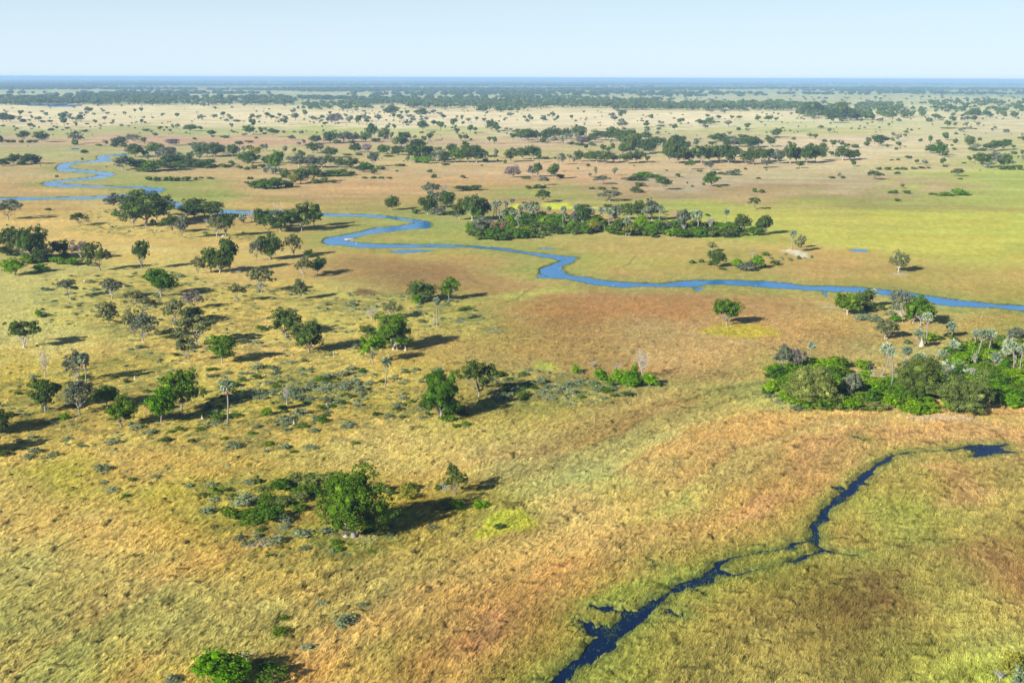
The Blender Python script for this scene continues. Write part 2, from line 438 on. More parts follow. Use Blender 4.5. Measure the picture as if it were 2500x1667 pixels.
# ------------------------------------------------------------------ ground cover: what grows where (colours of the grasses themselves)
COVER = '''
182 60 130,140,95 600 130,140,95 1200 125,135,95 1800 125,135,95 2350 125,135,95
198 60 150,150,105 600 150,150,105 1200 150,150,105 1800 145,150,105 2350 145,150,105
215 60 190,185,130 600 190,182,130 1200 185,178,125 1800 190,185,130 2350 170,170,120
232 60 175,170,115 600 180,175,120 1200 190,180,130 1800 195,185,135 2350 200,190,135
250 60 235,208,160 600 230,205,155 1000 225,200,150 1400 225,200,150 1800 225,205,155 2000 205,195,140 2350 210,200,145
266 60 238,212,165 500 236,210,162 1000 240,212,168 1500 240,212,168 1850 236,210,165 2100 230,208,160 2350 225,205,155
284 60 230,200,155 500 232,205,155 1000 238,212,168 1500 240,214,172 1850 220,205,150 2100 212,198,140 2350 228,206,158
300 60 195,185,115 350 190,182,112 700 200,192,115 950 205,195,115 1250 225,200,150 1600 205,192,125 1900 205,192,120 2150 215,198,140 2350 225,200,155
325 60 205,172,125 350 212,168,128 700 210,170,125 950 208,175,125 1250 215,180,135 1600 208,185,130 1900 232,198,155 2150 228,200,150 2350 205,192,118
350 60 190,178,108 250 192,176,108 600 200,180,115 1000 205,182,110 1300 205,182,115 1600 205,182,118 1900 228,200,150 2150 222,198,142 2350 200,188,118
380 60 205,175,115 250 195,175,110 450 200,170,110 700 200,172,110 1000 212,180,115 1300 222,180,125 1600 220,182,128 1900 222,190,135 2150 212,188,128 2350 185,185,85
400 60 205,168,108 250 175,165,85 500 212,172,110 800 205,170,110 1000 215,175,118 1300 222,176,122 1600 205,180,130 1900 205,182,128 2150 190,186,92 2350 182,188,78
425 60 200,165,102 250 180,165,90 420 165,168,72 600 210,164,108 850 218,169,108 1100 215,168,105 1350 210,164,108 1600 198,172,132 1900 205,175,128 2100 200,168,112 2350 178,185,72
450 60 212,162,95 250 205,165,95 430 160,165,65 650 205,161,100 850 195,155,92 1050 180,160,85 1250 170,165,78 1500 188,155,102 1750 195,155,105 1950 178,158,92 2150 182,180,80 2350 190,188,85
475 60 205,162,92 250 215,175,100 600 195,162,88 800 180,158,80 1000 185,160,85 1200 190,155,90 1500 180,172,72 1750 178,178,66 1950 170,172,62 2150 188,188,68 2350 190,190,70
500 60 210,170,90 300 228,186,102 600 205,165,88 850 175,165,75 1000 170,165,75 1300 215,168,100 1700 190,192,64 1950 195,195,62 2350 188,192,62
525 60 225,182,98 300 225,185,100 600 200,170,80 850 185,162,76 1000 165,165,72 1300 190,170,85 1750 188,190,62 2000 182,188,60 2350 180,195,58
550 60 225,185,100 300 215,180,90 520 205,172,82 760 190,165,80 1000 175,168,72 1200 180,168,75 1450 198,170,85 1750 190,175,72 2000 185,190,66 2350 172,190,55
575 60 215,178,92 300 228,188,105 600 222,182,95 800 195,160,78 1000 200,165,85 1200 175,168,72 1450 205,170,85 1700 205,172,88 1900 210,166,90 2100 190,178,75 2350 178,190,60
600 60 185,165,85 300 212,182,88 600 215,178,88 800 175,137,78 1000 200,159,85 1200 175,165,72 1450 190,170,82 1700 175,168,72 1850 215,163,90 2050 195,165,75 2350 192,185,68
625 60 200,182,95 300 210,186,92 700 220,180,95 820 180,142,80 950 160,123,70 1150 195,153,88 1300 175,165,70 1500 180,165,68 1700 195,165,78 1950 210,165,88 2150 195,172,80 2350 205,178,82
650 60 205,185,98 300 212,182,90 600 222,178,98 800 190,168,82 1000 165,127,72 1150 180,142,82 1300 205,165,85 1500 210,166,90 1750 180,160,70 2000 178,158,68 2350 205,165,85
680 60 200,184,98 300 212,182,78 600 212,178,75 850 205,178,85 1100 185,165,70 1250 200,152,92 1500 195,148,88 1800 200,152,88 1950 205,168,88 2150 190,170,82 2350 200,165,75
710 60 198,184,98 300 210,182,90 600 222,182,88 850 195,175,80 1100 185,175,75 1220 175,134,75 1500 190,142,80 1750 190,145,85 1950 198,168,85 2100 185,175,90 2350 170,158,60
745 60 205,185,98 300 210,182,82 600 218,182,82 850 205,175,80 1080 185,172,78 1220 172,132,72 1500 190,158,95 1750 205,162,92 1950 195,153,80 2100 205,165,80 2350 190,141,72
780 60 212,190,100 300 215,185,85 600 215,180,82 850 212,178,85 1080 175,152,65 1300 185,144,72 1550 210,164,92 1750 205,161,90 1950 178,142,75 2150 195,165,85 2350 165,160,60
815 60 212,188,98 300 222,180,95 600 225,179,95 800 222,185,90 980 190,151,78 1200 190,152,78 1400 182,143,72 1600 210,161,92 1800 188,150,80 2100 190,172,92
850 60 218,186,88 300 208,178,72 600 225,185,92 800 218,180,82 980 195,165,65 1200 182,150,72 1400 172,136,68 1600 205,154,88 1720 165,158,72
885 60 212,182,62 300 195,168,60 600 212,185,68 800 222,186,78 980 170,155,60 1200 150,142,62 1400 158,148,72 1600 172,152,78 1730 172,168,78
920 60 190,165,60 300 205,172,78 600 208,182,62 800 208,178,60 1000 165,140,55 1250 155,145,60 1450 168,162,72 1600 172,168,70 1750 182,172,78 2350 195,165,80
955 60 180,150,60 300 195,162,60 600 190,165,52 800 185,160,48 1000 185,160,55 1250 190,165,52 1450 188,168,85 1600 200,165,80 1750 185,170,80 1950 195,172,85 2350 210,166,90
990 60 175,150,55 300 200,165,65 600 205,165,62 800 195,160,55 1000 200,170,72 1250 190,172,90 1450 185,168,85 1600 205,163,78 1750 195,160,78 1950 215,163,92 2150 222,166,92 2350 212,159,88
1020 60 205,172,70 300 215,172,85 620 228,177,68 800 215,180,95 1000 205,172,82 1250 190,172,92 1450 185,168,88 1650 188,158,80 1850 205,157,85 1980 195,150,75 2100 165,152,68 2350 205,159,88
1050 60 212,175,72 300 220,174,78 600 212,172,80 800 220,182,95 1000 208,180,92 1250 190,172,95 1450 182,165,88 1650 185,155,78 1850 212,155,80 2000 175,155,62 2150 168,158,62 2350 190,165,75
1080 60 215,178,78 200 180,165,32 400 200,172,60 600 195,165,58 800 218,182,90 1000 220,185,95 1250 188,172,92 1450 168,170,72 1650 185,160,72 1850 205,153,75 2050 165,155,55 2150 208,159,80 2350 175,160,68
1110 60 215,178,80 200 175,158,48 350 192,165,40 500 195,162,38 650 175,150,50 1000 210,172,65 1250 192,175,92 1450 165,175,60 1650 185,160,70 1800 205,152,75 2050 170,162,52 2200 202,155,82 2350 170,158,68
1140 60 210,175,78 250 218,175,85 450 188,160,35 650 170,145,48 1000 200,165,52 1250 195,180,88 1450 175,168,70 1650 205,165,70 1750 210,151,75 1900 175,150,55 2080 150,165,38 2250 195,153,78 2350 178,165,75
1175 60 222,182,85 250 222,178,90 450 195,165,48 600 185,150,45 950 190,158,40 1150 185,165,55 1300 205,182,108 1500 182,165,75 1650 212,164,75 1850 180,150,55 2080 162,158,42 2250 190,162,72 2350 185,165,75
1210 60 215,180,88 250 218,178,85 450 208,172,60 650 190,160,42 950 175,148,35 1150 170,162,25 1300 195,178,98 1500 178,165,72 1600 210,164,72 1750 160,150,45 1900 185,146,68 2080 165,155,55 2250 175,160,62 2350 170,158,58
1245 60 195,175,88 250 200,172,80 450 222,178,78 650 205,170,65 820 165,140,42 950 185,150,50 1100 175,155,45 1300 190,172,92 1500 182,162,78 1600 190,150,62 1750 155,148,40 1900 172,142,60 2080 172,162,65 2250 158,113,50 2350 160,116,48
1280 60 190,170,82 250 190,168,80 450 205,172,78 650 220,180,80 900 205,172,75 1100 195,172,88 1300 195,172,85 1450 210,163,68 1600 165,145,48 1800 150,148,42 1950 165,150,52 2100 175,165,68 2250 155,111,48 2350 168,124,52
1315 60 188,170,80 250 188,168,78 450 200,172,78 700 205,172,78 900 195,170,82 1100 182,165,80 1300 215,166,70 1450 175,148,52 1600 150,150,40 1800 165,150,48 1950 135,106,45 2100 178,168,62 2250 172,140,62 2350 160,114,45
1355 60 186,170,80 250 186,166,78 500 190,168,80 800 190,168,82 1000 182,164,80 1150 182,160,68 1280 215,166,75 1420 165,148,52 1550 158,155,42 1750 160,150,42 1900 140,118,48 2020 130,94,42 2150 180,165,68 2350 168,129,55
1400 60 185,170,80 250 186,168,78 500 188,166,78 800 188,166,80 1000 182,160,72 1120 190,146,72 1250 165,145,52 1400 152,148,42 1600 160,155,45 1800 170,148,55 1930 128,100,42 2080 165,148,55 2200 180,160,68 2350 175,155,68
1440 60 182,170,78 250 186,168,78 500 186,166,78 750 205,172,78 950 178,158,62 1080 200,147,78 1220 160,135,50 1400 165,131,50 1600 168,148,55 1750 175,142,58 1950 128,108,44 2100 170,152,68 2250 175,160,75 2350 178,160,75
1480 60 182,170,78 350 190,170,75 550 192,168,68 750 218,172,75 950 178,155,58 1080 205,152,80 1250 165,132,50 1450 158,150,42 1600 170,148,58 1750 172,140,60 1950 135,118,48 2100 150,138,52 2250 172,165,68 2350 185,175,70
1520 60 180,170,76 350 215,178,68 550 175,155,55 750 215,170,75 950 185,155,58 1080 185,143,60 1250 150,140,40 1450 162,155,48 1600 175,155,60 1750 160,150,62 1950 130,115,46 2100 165,165,55 2250 175,175,55 2350 195,200,45
1562 60 182,170,78 350 210,178,65 550 178,158,52 750 205,165,68 950 190,151,58 1080 165,145,42 1250 160,148,42 1450 158,152,46 1600 175,150,60 1750 178,155,66 1950 138,120,50 2100 165,165,52 2250 175,175,55 2350 190,195,55
'''
pts = []
for ln in COVER.strip().split('\n'):
    f = ln.split(); y = float(f[0])
    for i in range(1, len(f), 2):
        pts.append((float(f[i]) * 1.063, y * 1.063, *[float(q) for q in f[i + 1].split(',')]))
pts = np.array(pts)
HOR = lambda x: 190.5 + (x - 1250) * .0032
PK = np.log(np.maximum(pts[:, 1] - HOR(pts[:, 0]), 1.5)); PX = pts[:, 0]; PC = s2l(pts[:, 2:5])

# patches with a shape of their own: crop, outline, colour, edge in metres, strength
PATCH = [
 ('P', '845 215 880 165 1000 160 990 235 900 245', (222, 220, 10), 2, 1), ('P', '1310 165 1720 158 1800 230 1600 252 1400 245 1310 215', (222, 222, 10), 3, 1),
 ('P', '2030 205 2110 205 2090 240 2040 235', (222, 222, 10), 3, 1), ('P', '570 440 620 350 900 300 1700 300 1790 420 1700 440 1200 380 700 440', (212, 165, 105), 6, .8),
 ('Q', '740 350 800 270 900 265 900 350', (215, 160, 110), 3, 1),
 ('F', '290 940 380 905 520 895 700 905 790 935 760 965 620 988 450 980 340 965', (196, 172, 30), 1.5, .95),
 ('F', '820 425 870 418 950 435 1020 470 930 465 870 445', (235, 225, 195), 1.5, .9), ('F', '1510 575 1550 568 1590 575 1550 583', (215, 190, 160), 1, .9),
 ('H', '900 640 930 560 1020 535 1180 525 1290 560 1305 620 1200 660 1080 690 950 690', (186, 184, 0), .8, 1),
 ('T', '1540 870 1640 790 1800 800 1870 880 1860 960 1700 975 1570 930', (205, 175, 140), .8, .9), ('T', '1280 450 1400 480 1390 600 1330 620 1220 560', (215, 170, 85), .8, .8),
 ('N', '1200 1085 1280 1072 1400 1078 1380 1098 1240 1100', (205, 210, 60), 8, 1), ('N', '1400 1100 1500 1082 1620 1090 1640 1115 1420 1125', (225, 180, 140), 8, 1), ('N', '1000 1040 1060 1030 1090 1050 1030 1055', (205, 205, 70), 8, 1),
 ('S', '270 1420 600 1430 900 1370 1190 1440 900 1450 450 1465', (215, 180, 140), 1, .8), ('S', '1250 690 1400 680 1480 760 1300 740', (215, 165, 105), 1, .8), ('R', '1550 380 2000 430 2350 480 2300 600 1900 560 1700 540', (205, 185, 125), 1.5, .9),
 ('R', '880 1220 1300 1330 1240 1345 860 1240', (225, 185, 140), 1, .7), ('S', '260 190 400 190 380 230 300 240', (220, 170, 110), 1, .7), ('D', '2230 690 2290 670 2400 680 2420 700 2300 710', (120, 80, 60), 2, .8),
 ('T', '60 500 400 250 1000 100 1900 100 2352 250 2352 700 2100 1000 1500 1100 900 800 300 800 0 620', (180, 162, 28), 3, .6), ('T', '1640 1010 1500 850 1250 780 1150 900 1250 1000 1450 1040', (180, 168, 25), 2, .6), ('M', '1730 540 1890 535 1895 550 1780 553', (150, 180, 100), 10, .9),
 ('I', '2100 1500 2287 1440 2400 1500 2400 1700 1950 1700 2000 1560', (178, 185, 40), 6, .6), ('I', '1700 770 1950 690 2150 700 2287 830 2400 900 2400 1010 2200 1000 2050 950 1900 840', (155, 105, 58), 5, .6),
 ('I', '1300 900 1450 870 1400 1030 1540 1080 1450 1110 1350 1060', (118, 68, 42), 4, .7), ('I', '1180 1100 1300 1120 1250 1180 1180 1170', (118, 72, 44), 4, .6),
 ('I', '840 110 900 50 1120 15 1240 40 1100 100 1000 180 900 150 1050 290 1020 310 900 230', (216, 158, 90), 2, .6), ('I', '420 550 700 440 1000 340 1020 360 850 480 700 560 460 580', (212, 150, 88), 2, .65),
 ('I', '1650 210 1820 190 1900 290 2100 420 2050 470 1800 520 1850 440 1800 300', (210, 158, 90), 2, .6), ('I', '1250 20 1500 -20 2100 -40 2287 0 2287 60 2100 50 1700 90 1500 60', (220, 165, 92), 3, .65),
 ('H', '840 1290 960 1200 1100 1140 1220 1160 1150 1240 1000 1370 880 1390', (204, 150, 90), 1.5, .7), ('H', '1230 1010 1310 870 1420 820 1560 800 1540 870 1400 980 1300 1060', (222, 165, 75), 1.5, .7),
 ('H', '720 1568 790 1400 900 1340 900 1440 840 1568', (215, 168, 80), 1.5, .6), ('H', '1620 1080 1700 1010 1900 980 2090 960 2180 930 2100 1000 1960 1060 1850 1110 1750 1110', (160, 168, 45), 2, .7),
 ('H', '1290 1600 1540 1540 1700 1470 1900 1380 2000 1420 1950 1568', (160, 165, 45), 3, .5), ('F', '80 690 300 700 700 730 1000 760 1010 800 700 870 300 900 100 840', (190, 140, 78), 12, .45),
 ('E', '1200 760 1500 690 2000 690 2352 720 2352 900 2000 850 1600 900 1300 930', (190, 132, 68), 12, .55), ('E', '130 500 300 480 900 560 1150 640 1100 690 700 640 300 570', (155, 115, 70), 12, .5),
 ('E', '1050 730 1280 680 1400 660 1560 655 1600 690 1400 700 1200 740', (190, 190, 80), 4, .7), ('D', '20 1230 200 1230 300 1300 200 1330 20 1300', (215, 185, 40), 3, .5),
 ('G', '150 250 430 180 640 200 620 290 560 370 400 380', (180, 168, 32), 4, .6), ('G', '900 420 1000 340 1280 330 1400 420 1250 440 1100 440', (182, 165, 25), 4, .7), ('E', '1350 1150 1450 1150 1480 1180 1370 1185', (190, 195, 50), 2, .8),
 ('K', '0 640 300 600 900 640 700 700 300 700', (212, 165, 125), 20, .6), ('K', '760 560 1400 530 1500 600 1100 600 800 600', (192, 188, 95), 20, .6), ('L', '900 1130 1500 1130 1800 1150 1200 1170', (172, 172, 72), 12, .6),
 ('V', '1850 500 2352 480 2500 540 2400 600 2100 590 1800 560', (212, 196, 68), 25, .75), ('V', '1650 480 1900 470 2100 520 1900 540 1750 530', (208, 190, 75), 20, .7), ('V', '1700 466 2352 475 2352 486 1700 478', (180, 150, 95), 12, .5),
]
TRACKS = [('E', '1575 965 1553 1010 1550 1060 1530 1070', .5), ('E', '1950 1060 1930 1120 1895 1170', .6), ('E', '1960 460 1920 510 1880 530', .6), ('G', '600 1568 600 1380 640 1300 590 1130 560 1090', .35), ('H', '1290 650 1310 600 1345 520', .35),
          ('E', '1290 670 1200 740 1080 770', .5), ('F', '670 690 690 680', .4), ('I', '1290 770 1400 740 1700 690', .5), ('I', '0 830 100 870', .5), ('I', '560 900 760 960 960 1000', .35), ('I', '100 740 240 790 330 840', .3)]

def build_ground():
    # rows follow the distance, columns the bearing, so near ground is modelled in more detail
    ncol, nrow = 1480, 900
    th = np.concatenate([np.linspace(-1.35, -.68, 24)[:-1], np.linspace(-.68, .68, ncol), np.linspace(.68, 1.35, 24)[1:]])
    sl = np.concatenate([np.geomspace(3.2, .64, 16)[:-1], np.linspace(.64, 90 / 59000., nrow)])
    d = CAMH / sl
    D, A = np.meshgrid(d, th, indexing='ij')
    X = D * np.tan(np.clip(A, -1.35, 1.35)) if False else D * A
    X = X.ravel(); Y = D.ravel()
    xo = np.abs(A.ravel()) > .69
    X = np.where(xo, np.sign(X) * np.minimum(np.abs(X) * (1 + (np.abs(A.ravel()) - .68) * 3), 62000), X)
    px, py = project(X, Y)
    k = np.maximum(py - HOR(px), 1.0)
    # warped lookup of the cover
    w1 = (fbm(X / 45, Y / 45, 3, 4) - .5); w2 = (fbm(X / 45 + 91, Y / 45 + 7, 9, 4) - .5)
    qx = px + w1 * 260; qk = np.log(k) + w2 * .22
    col = np.zeros((len(X), 3))
    for s in range(0, len(X), 60000):
        e = min(s + 60000, len(X))
        dx = (qx[s:e, None] - PX[None]) / 130; dk = (qk[s:e, None] - PK[None]) / .055
        r = dx * dx + dk * dk
        w = np.exp(-r) + 1e-4 / (1 + r * r)
        col[s:e] = (w @ PC) / w.sum(1)[:, None]
    Xw = X + (fbm(X / 9, Y / 9, 31, 3) - .5) * 9; Yw = Y + (fbm(X / 9 + 50, Y / 9, 35, 3) - .5) * 9
    far = np.clip(Y / 500, 1, 6)
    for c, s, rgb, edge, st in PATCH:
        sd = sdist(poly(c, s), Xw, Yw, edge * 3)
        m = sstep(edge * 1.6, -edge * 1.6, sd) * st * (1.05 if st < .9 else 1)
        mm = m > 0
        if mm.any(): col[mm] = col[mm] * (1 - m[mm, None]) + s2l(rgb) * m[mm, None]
    for c, s, wd in TRACKS:
        P = poly(c, s); P = np.concatenate([P, P[::-1]])
        sd = np.abs(sdist(P, X + (Xw - X) * .12, Y + (Yw - Y) * .12, 4))
        m = sstep(wd * 1.6, wd * .4, sd) * .6; col *= 1 - m[:, None] * np.array([.5, .5, .45])
    sg = np.full(len(X), 99.)
    for c_, s_, _, _ in SAGE[:7] + SAGE[9:12]: sg = np.minimum(sg, sdist(poly(c_, s_), Xw, Yw, 20))
    sn = fbm(X / 3.2, Y / 3.2, 131, 4) * .6 + fbm(X / 17, Y / 17, 137, 3) * .4
    m = sstep(8, -4, sg) * sstep(.47, .60, sn) * .55
    col = col * (1 - m[:, None]) + s2l((112, 122, 58)) * m[:, None]
    m = sstep(8, -4, sg) * sstep(.50, .38, sn) * .35
    col = col * (1 - m[:, None]) + s2l((215, 195, 70)) * m[:, None]
    col[:, 2] *= 1 - .14 * sstep(1500, 3500, Y); col *= (1 + .09 * sstep(1300, 3000, Y) * sstep(9000, 4500, Y))[:, None]
    # water
    jx = (fbm(X / 3.5, Y / 3.5, 41, 3) - .5); jy = (fbm(X / 3.5 + 40, Y / 3.5, 45, 3) - .5)
    nearw = sstep(500, 330, Y)
    Xj = X + jx * (1.0 + .9 * nearw); Yj = Y + jy * (1.0 + .9 * nearw)
    wd = sdist(UPPER, Xj, Yj, 60); wd = np.minimum(wd, sdist(MAIN, Xj, Yj, 60))
    ck = sdist(CREEK, Xj, Yj, 95)
    isl = np.minimum(sdist(ISLE, Xj, Yj, 30), sdist(ISLE2, Xj, Yj, 30))
    ck = np.maximum(ck, -isl)
    pl = np.full(len(X), 60.)
    for P in POOLS: pl = np.minimum(pl, sdist(P, Xj, Yj, 20))
    # reeds stand in the pools
    reed = fbm(X / .9, Y / 1.6, 51, 2)
    pl = pl + (reed - .42) * 2.8 * (Y < 480)
    ckn = ck + .3 + (fbm(X / 1.1, Y / 1.1, 55, 2) - .5) * .35
    rv = wd + 1.0 + (fbm(X / 5, Y / 5, 57, 3) - .5) * 3.5
    bank = np.minimum(rv, 60); bankc = np.minimum(ck, pl)
    g1 = sstep(26, 3, bank) * (.55 + .45 * fbm(X / 14, Y / 14, 61, 2))
    green = s2l((160, 164, 72)); col = col * (1 - g1[:, None] * .75) + green * g1[:, None] * .75
    g2 = sstep(5, .3, bankc) * (.4 + .6 * fbm(X / 4, Y / 4, 63, 2)); green2 = s2l((140, 150, 48))
    col = col * (1 - g2[:, None] * .6) + green2 * g2[:, None] * .6
    g3 = sstep(1.6, .1, bankc) * (Y < 345) * (.3 + .7 * fbm(X / 2, Y / 2, 65, 2)); col = col * (1 - g3[:, None] * .7) + s2l((62, 84, 48)) * g3[:, None] * .7
    # fine mottling of the sward: clumps that lean along one direction
    ca, sa = math.cos(math.radians(62)), math.sin(math.radians(62))
    U = X * ca + Y * sa; W = -X * sa + Y * ca
    wob = (fbm(X / 6, Y / 6, 71, 2) - .5) * 3
    t1 = vn(U / 1.15 + wob, W / .5, 81); t2 = vn(U / .6 + wob, W / .28, 82); t3 = fbm(U / 4.5, W / 2.2, 83, 3); t4 = fbm(X / 26, Y / 26, 87, 3)
    t0 = vn(U / 2.0 + wob, W / .75, 89)
    f1 = sstep(650, 250, Y); f2 = sstep(420, 180, Y); f3 = sstep(2600, 700, Y)
    tus = (t1 - .5) * 1.0 * f1 + (t2 - .5) * .75 * f2 + (t0 - .5) * .7 * f1  # tints hollows darker, tips lighter: soil and tip colours plus mild painted ambient shade
    lw = sstep(5, 18, ck) * sstep(95, 60, ck)                 # flood lines that run along the creek
    wk = (fbm(X / 22, Y / 22, 161, 3) - .5) * 9
    fl = fbm((ck + wk) / 2.6, U / 55 + W / 300, 163, 3) * .65 + vn((ck + wk) / 7.5, U / 120, 167) * .35
    fl2 = vn((ck + wk) / 11 + 3, U / 90, 169)
    lc = (lw * sstep(.55, .72, fl2) * .38 * sstep(40, -40, py - (1650 - (px - 1350) * .54)))[:, None]; col = col * (1 - lc) + s2l((214, 148, 76)) * lc
    br = 1 + (fl - .5) * 1.0 * lw + tus * .48 + (t3 - .5) * .34 * f3 + (t4 - .5) * .24
    streak = fbm(X / 60, Y / 18, 93, 4); br *= 1 + (streak - .5) * .45 * sstep(350, 900, Y)
    fleck = vn(X / 1.9, Y / 1.9, 96); br *= 1 - .45 * sstep(.80, .93, fleck) * f1
    col *= (np.clip(br, .35, 1.7) * (1 + -.04 * sstep(420, 220, Y)))[:, None]
    hue = (fbm(X / 7, Y / 7, 95, 4) - .5) * f3 + (fbm(X / 60, Y / 30, 97, 3) - .5) * .8
    col[:, 0] *= 1 + hue * .16; col[:, 1] *= 1 - hue * .03; col[:, 2] *= 1 - hue * .2
    lum = col @ np.array([.3, .6, .1]); col = col * np.array([.975, 1.055, 1.0]) * .90 + lum[:, None] * (.10 + .02 * sstep(420, 220, Y))[:, None]
    col *= 1 - .6 * (sstep(3.2, .6, rv) * (Y > 345))[:, None]
    # heights
    h = .06 + .32 * f1 * np.clip(t1 * .55 + t0 * .45, 0, 1) ** 1.6 + .20 * f2 * t2 + .5 * f3 * np.maximum(t3 - .38, 0) + .05
    h += .28 * sstep(.80, .93, fleck) * f1
    shore = np.clip(np.minimum(np.minimum(rv, ckn), pl) / 1.2, 0, 1)
    h = h * (.30 + .70 * shore)
    water = np.minimum(np.minimum(rv, ckn), pl)
    h = np.where(water < 0, -.5 * np.clip(-water / .5, .35, 1), np.maximum(h, .05))
    col = np.where((water < 0)[:, None], s2l((40, 45, 30)), col)
    V = np.stack([X, Y, h], 1)
    nc = len(th); nr = len(d)
    a = (np.arange(nr - 1)[:, None] * nc + np.arange(nc - 1)[None]).ravel()
    F = np.stack([a, a + 1, a + nc + 1, a + nc], 1)
    me = mesh_np('ground_mesh', V, F, None, True)
    at = me.color_attributes.new('cover', 'FLOAT_COLOR', 'POINT')
    at.data.foreach_set('color', np.concatenate([np.clip(col, 0, 1), np.ones((len(X), 1))], 1).astype(np.float32).ravel())
    m, nt, out = new_mat('savanna_grass')
    ca_ = N(nt, 'ShaderNodeVertexColor', layer_name='cover')
    geo = N(nt, 'ShaderNodeNewGeometry')
    m0 = N(nt, 'ShaderNodeMapping'); m0.inputs['Rotation'].default_value = (0, 0, math.radians(-62)); L(nt, geo.outputs['Position'], m0.inputs[0])
    mp = N(nt, 'ShaderNodeMapping'); mp.inputs['Scale'].default_value = (.75, 2.6, 1); L(nt, m0.outputs[0], mp.inputs[0])
    n1 = N(nt, 'ShaderNodeTexNoise'); n1.inputs['Scale'].default_value = 1.0; n1.inputs['Detail'].default_value = 4; n1.inputs['Roughness'].default_value = .65
    n1.inputs['Distortion'].default_value = .25
    L(nt, mp.outputs[0], n1.inputs['Vector'])
    n2 = N(nt, 'ShaderNodeTexNoise'); n2.inputs['Scale'].default_value = .16; n2.inputs['Detail'].default_value = 6; n2.inputs['Roughness'].default_value = .7
    L(nt, geo.outputs['Position'], n2.inputs['Vector'])
    f = mathn(nt, 'MULTIPLY', mathn(nt, 'MULTIPLY_ADD', n1.outputs['Fac'], 1.2, .40), mathn(nt, 'MULTIPLY_ADD', n2.outputs['Fac'], .6, .70))
    f = mathn(nt, 'MULTIPLY', f, GROUND_GAIN)
    vm = N(nt, 'ShaderNodeVectorMath', operation='SCALE'); L(nt, ca_.outputs[0], vm.inputs[0]); L(nt, f, vm.inputs['Scale'])
    df = N(nt, 'ShaderNodeBsdfDiffuse'); L(nt, vm.outputs[0], df.inputs[0])
    bp = N(nt, 'ShaderNodeBump'); bp.inputs['Strength'].default_value = .7; bp.inputs['Distance'].default_value = .35
    L(nt, n1.outputs['Fac'], bp.inputs['Height']); L(nt, bp.outputs[0], df.inputs['Normal'])
    L(nt, df.outputs[0], out.inputs[0])
    me.materials.append(m)
    o = link('ground', me); tag(o, kind='structure')
    del V, F
    return dict(X=X, Y=Y, col=col, h=h, water=water, th=th, d=d)

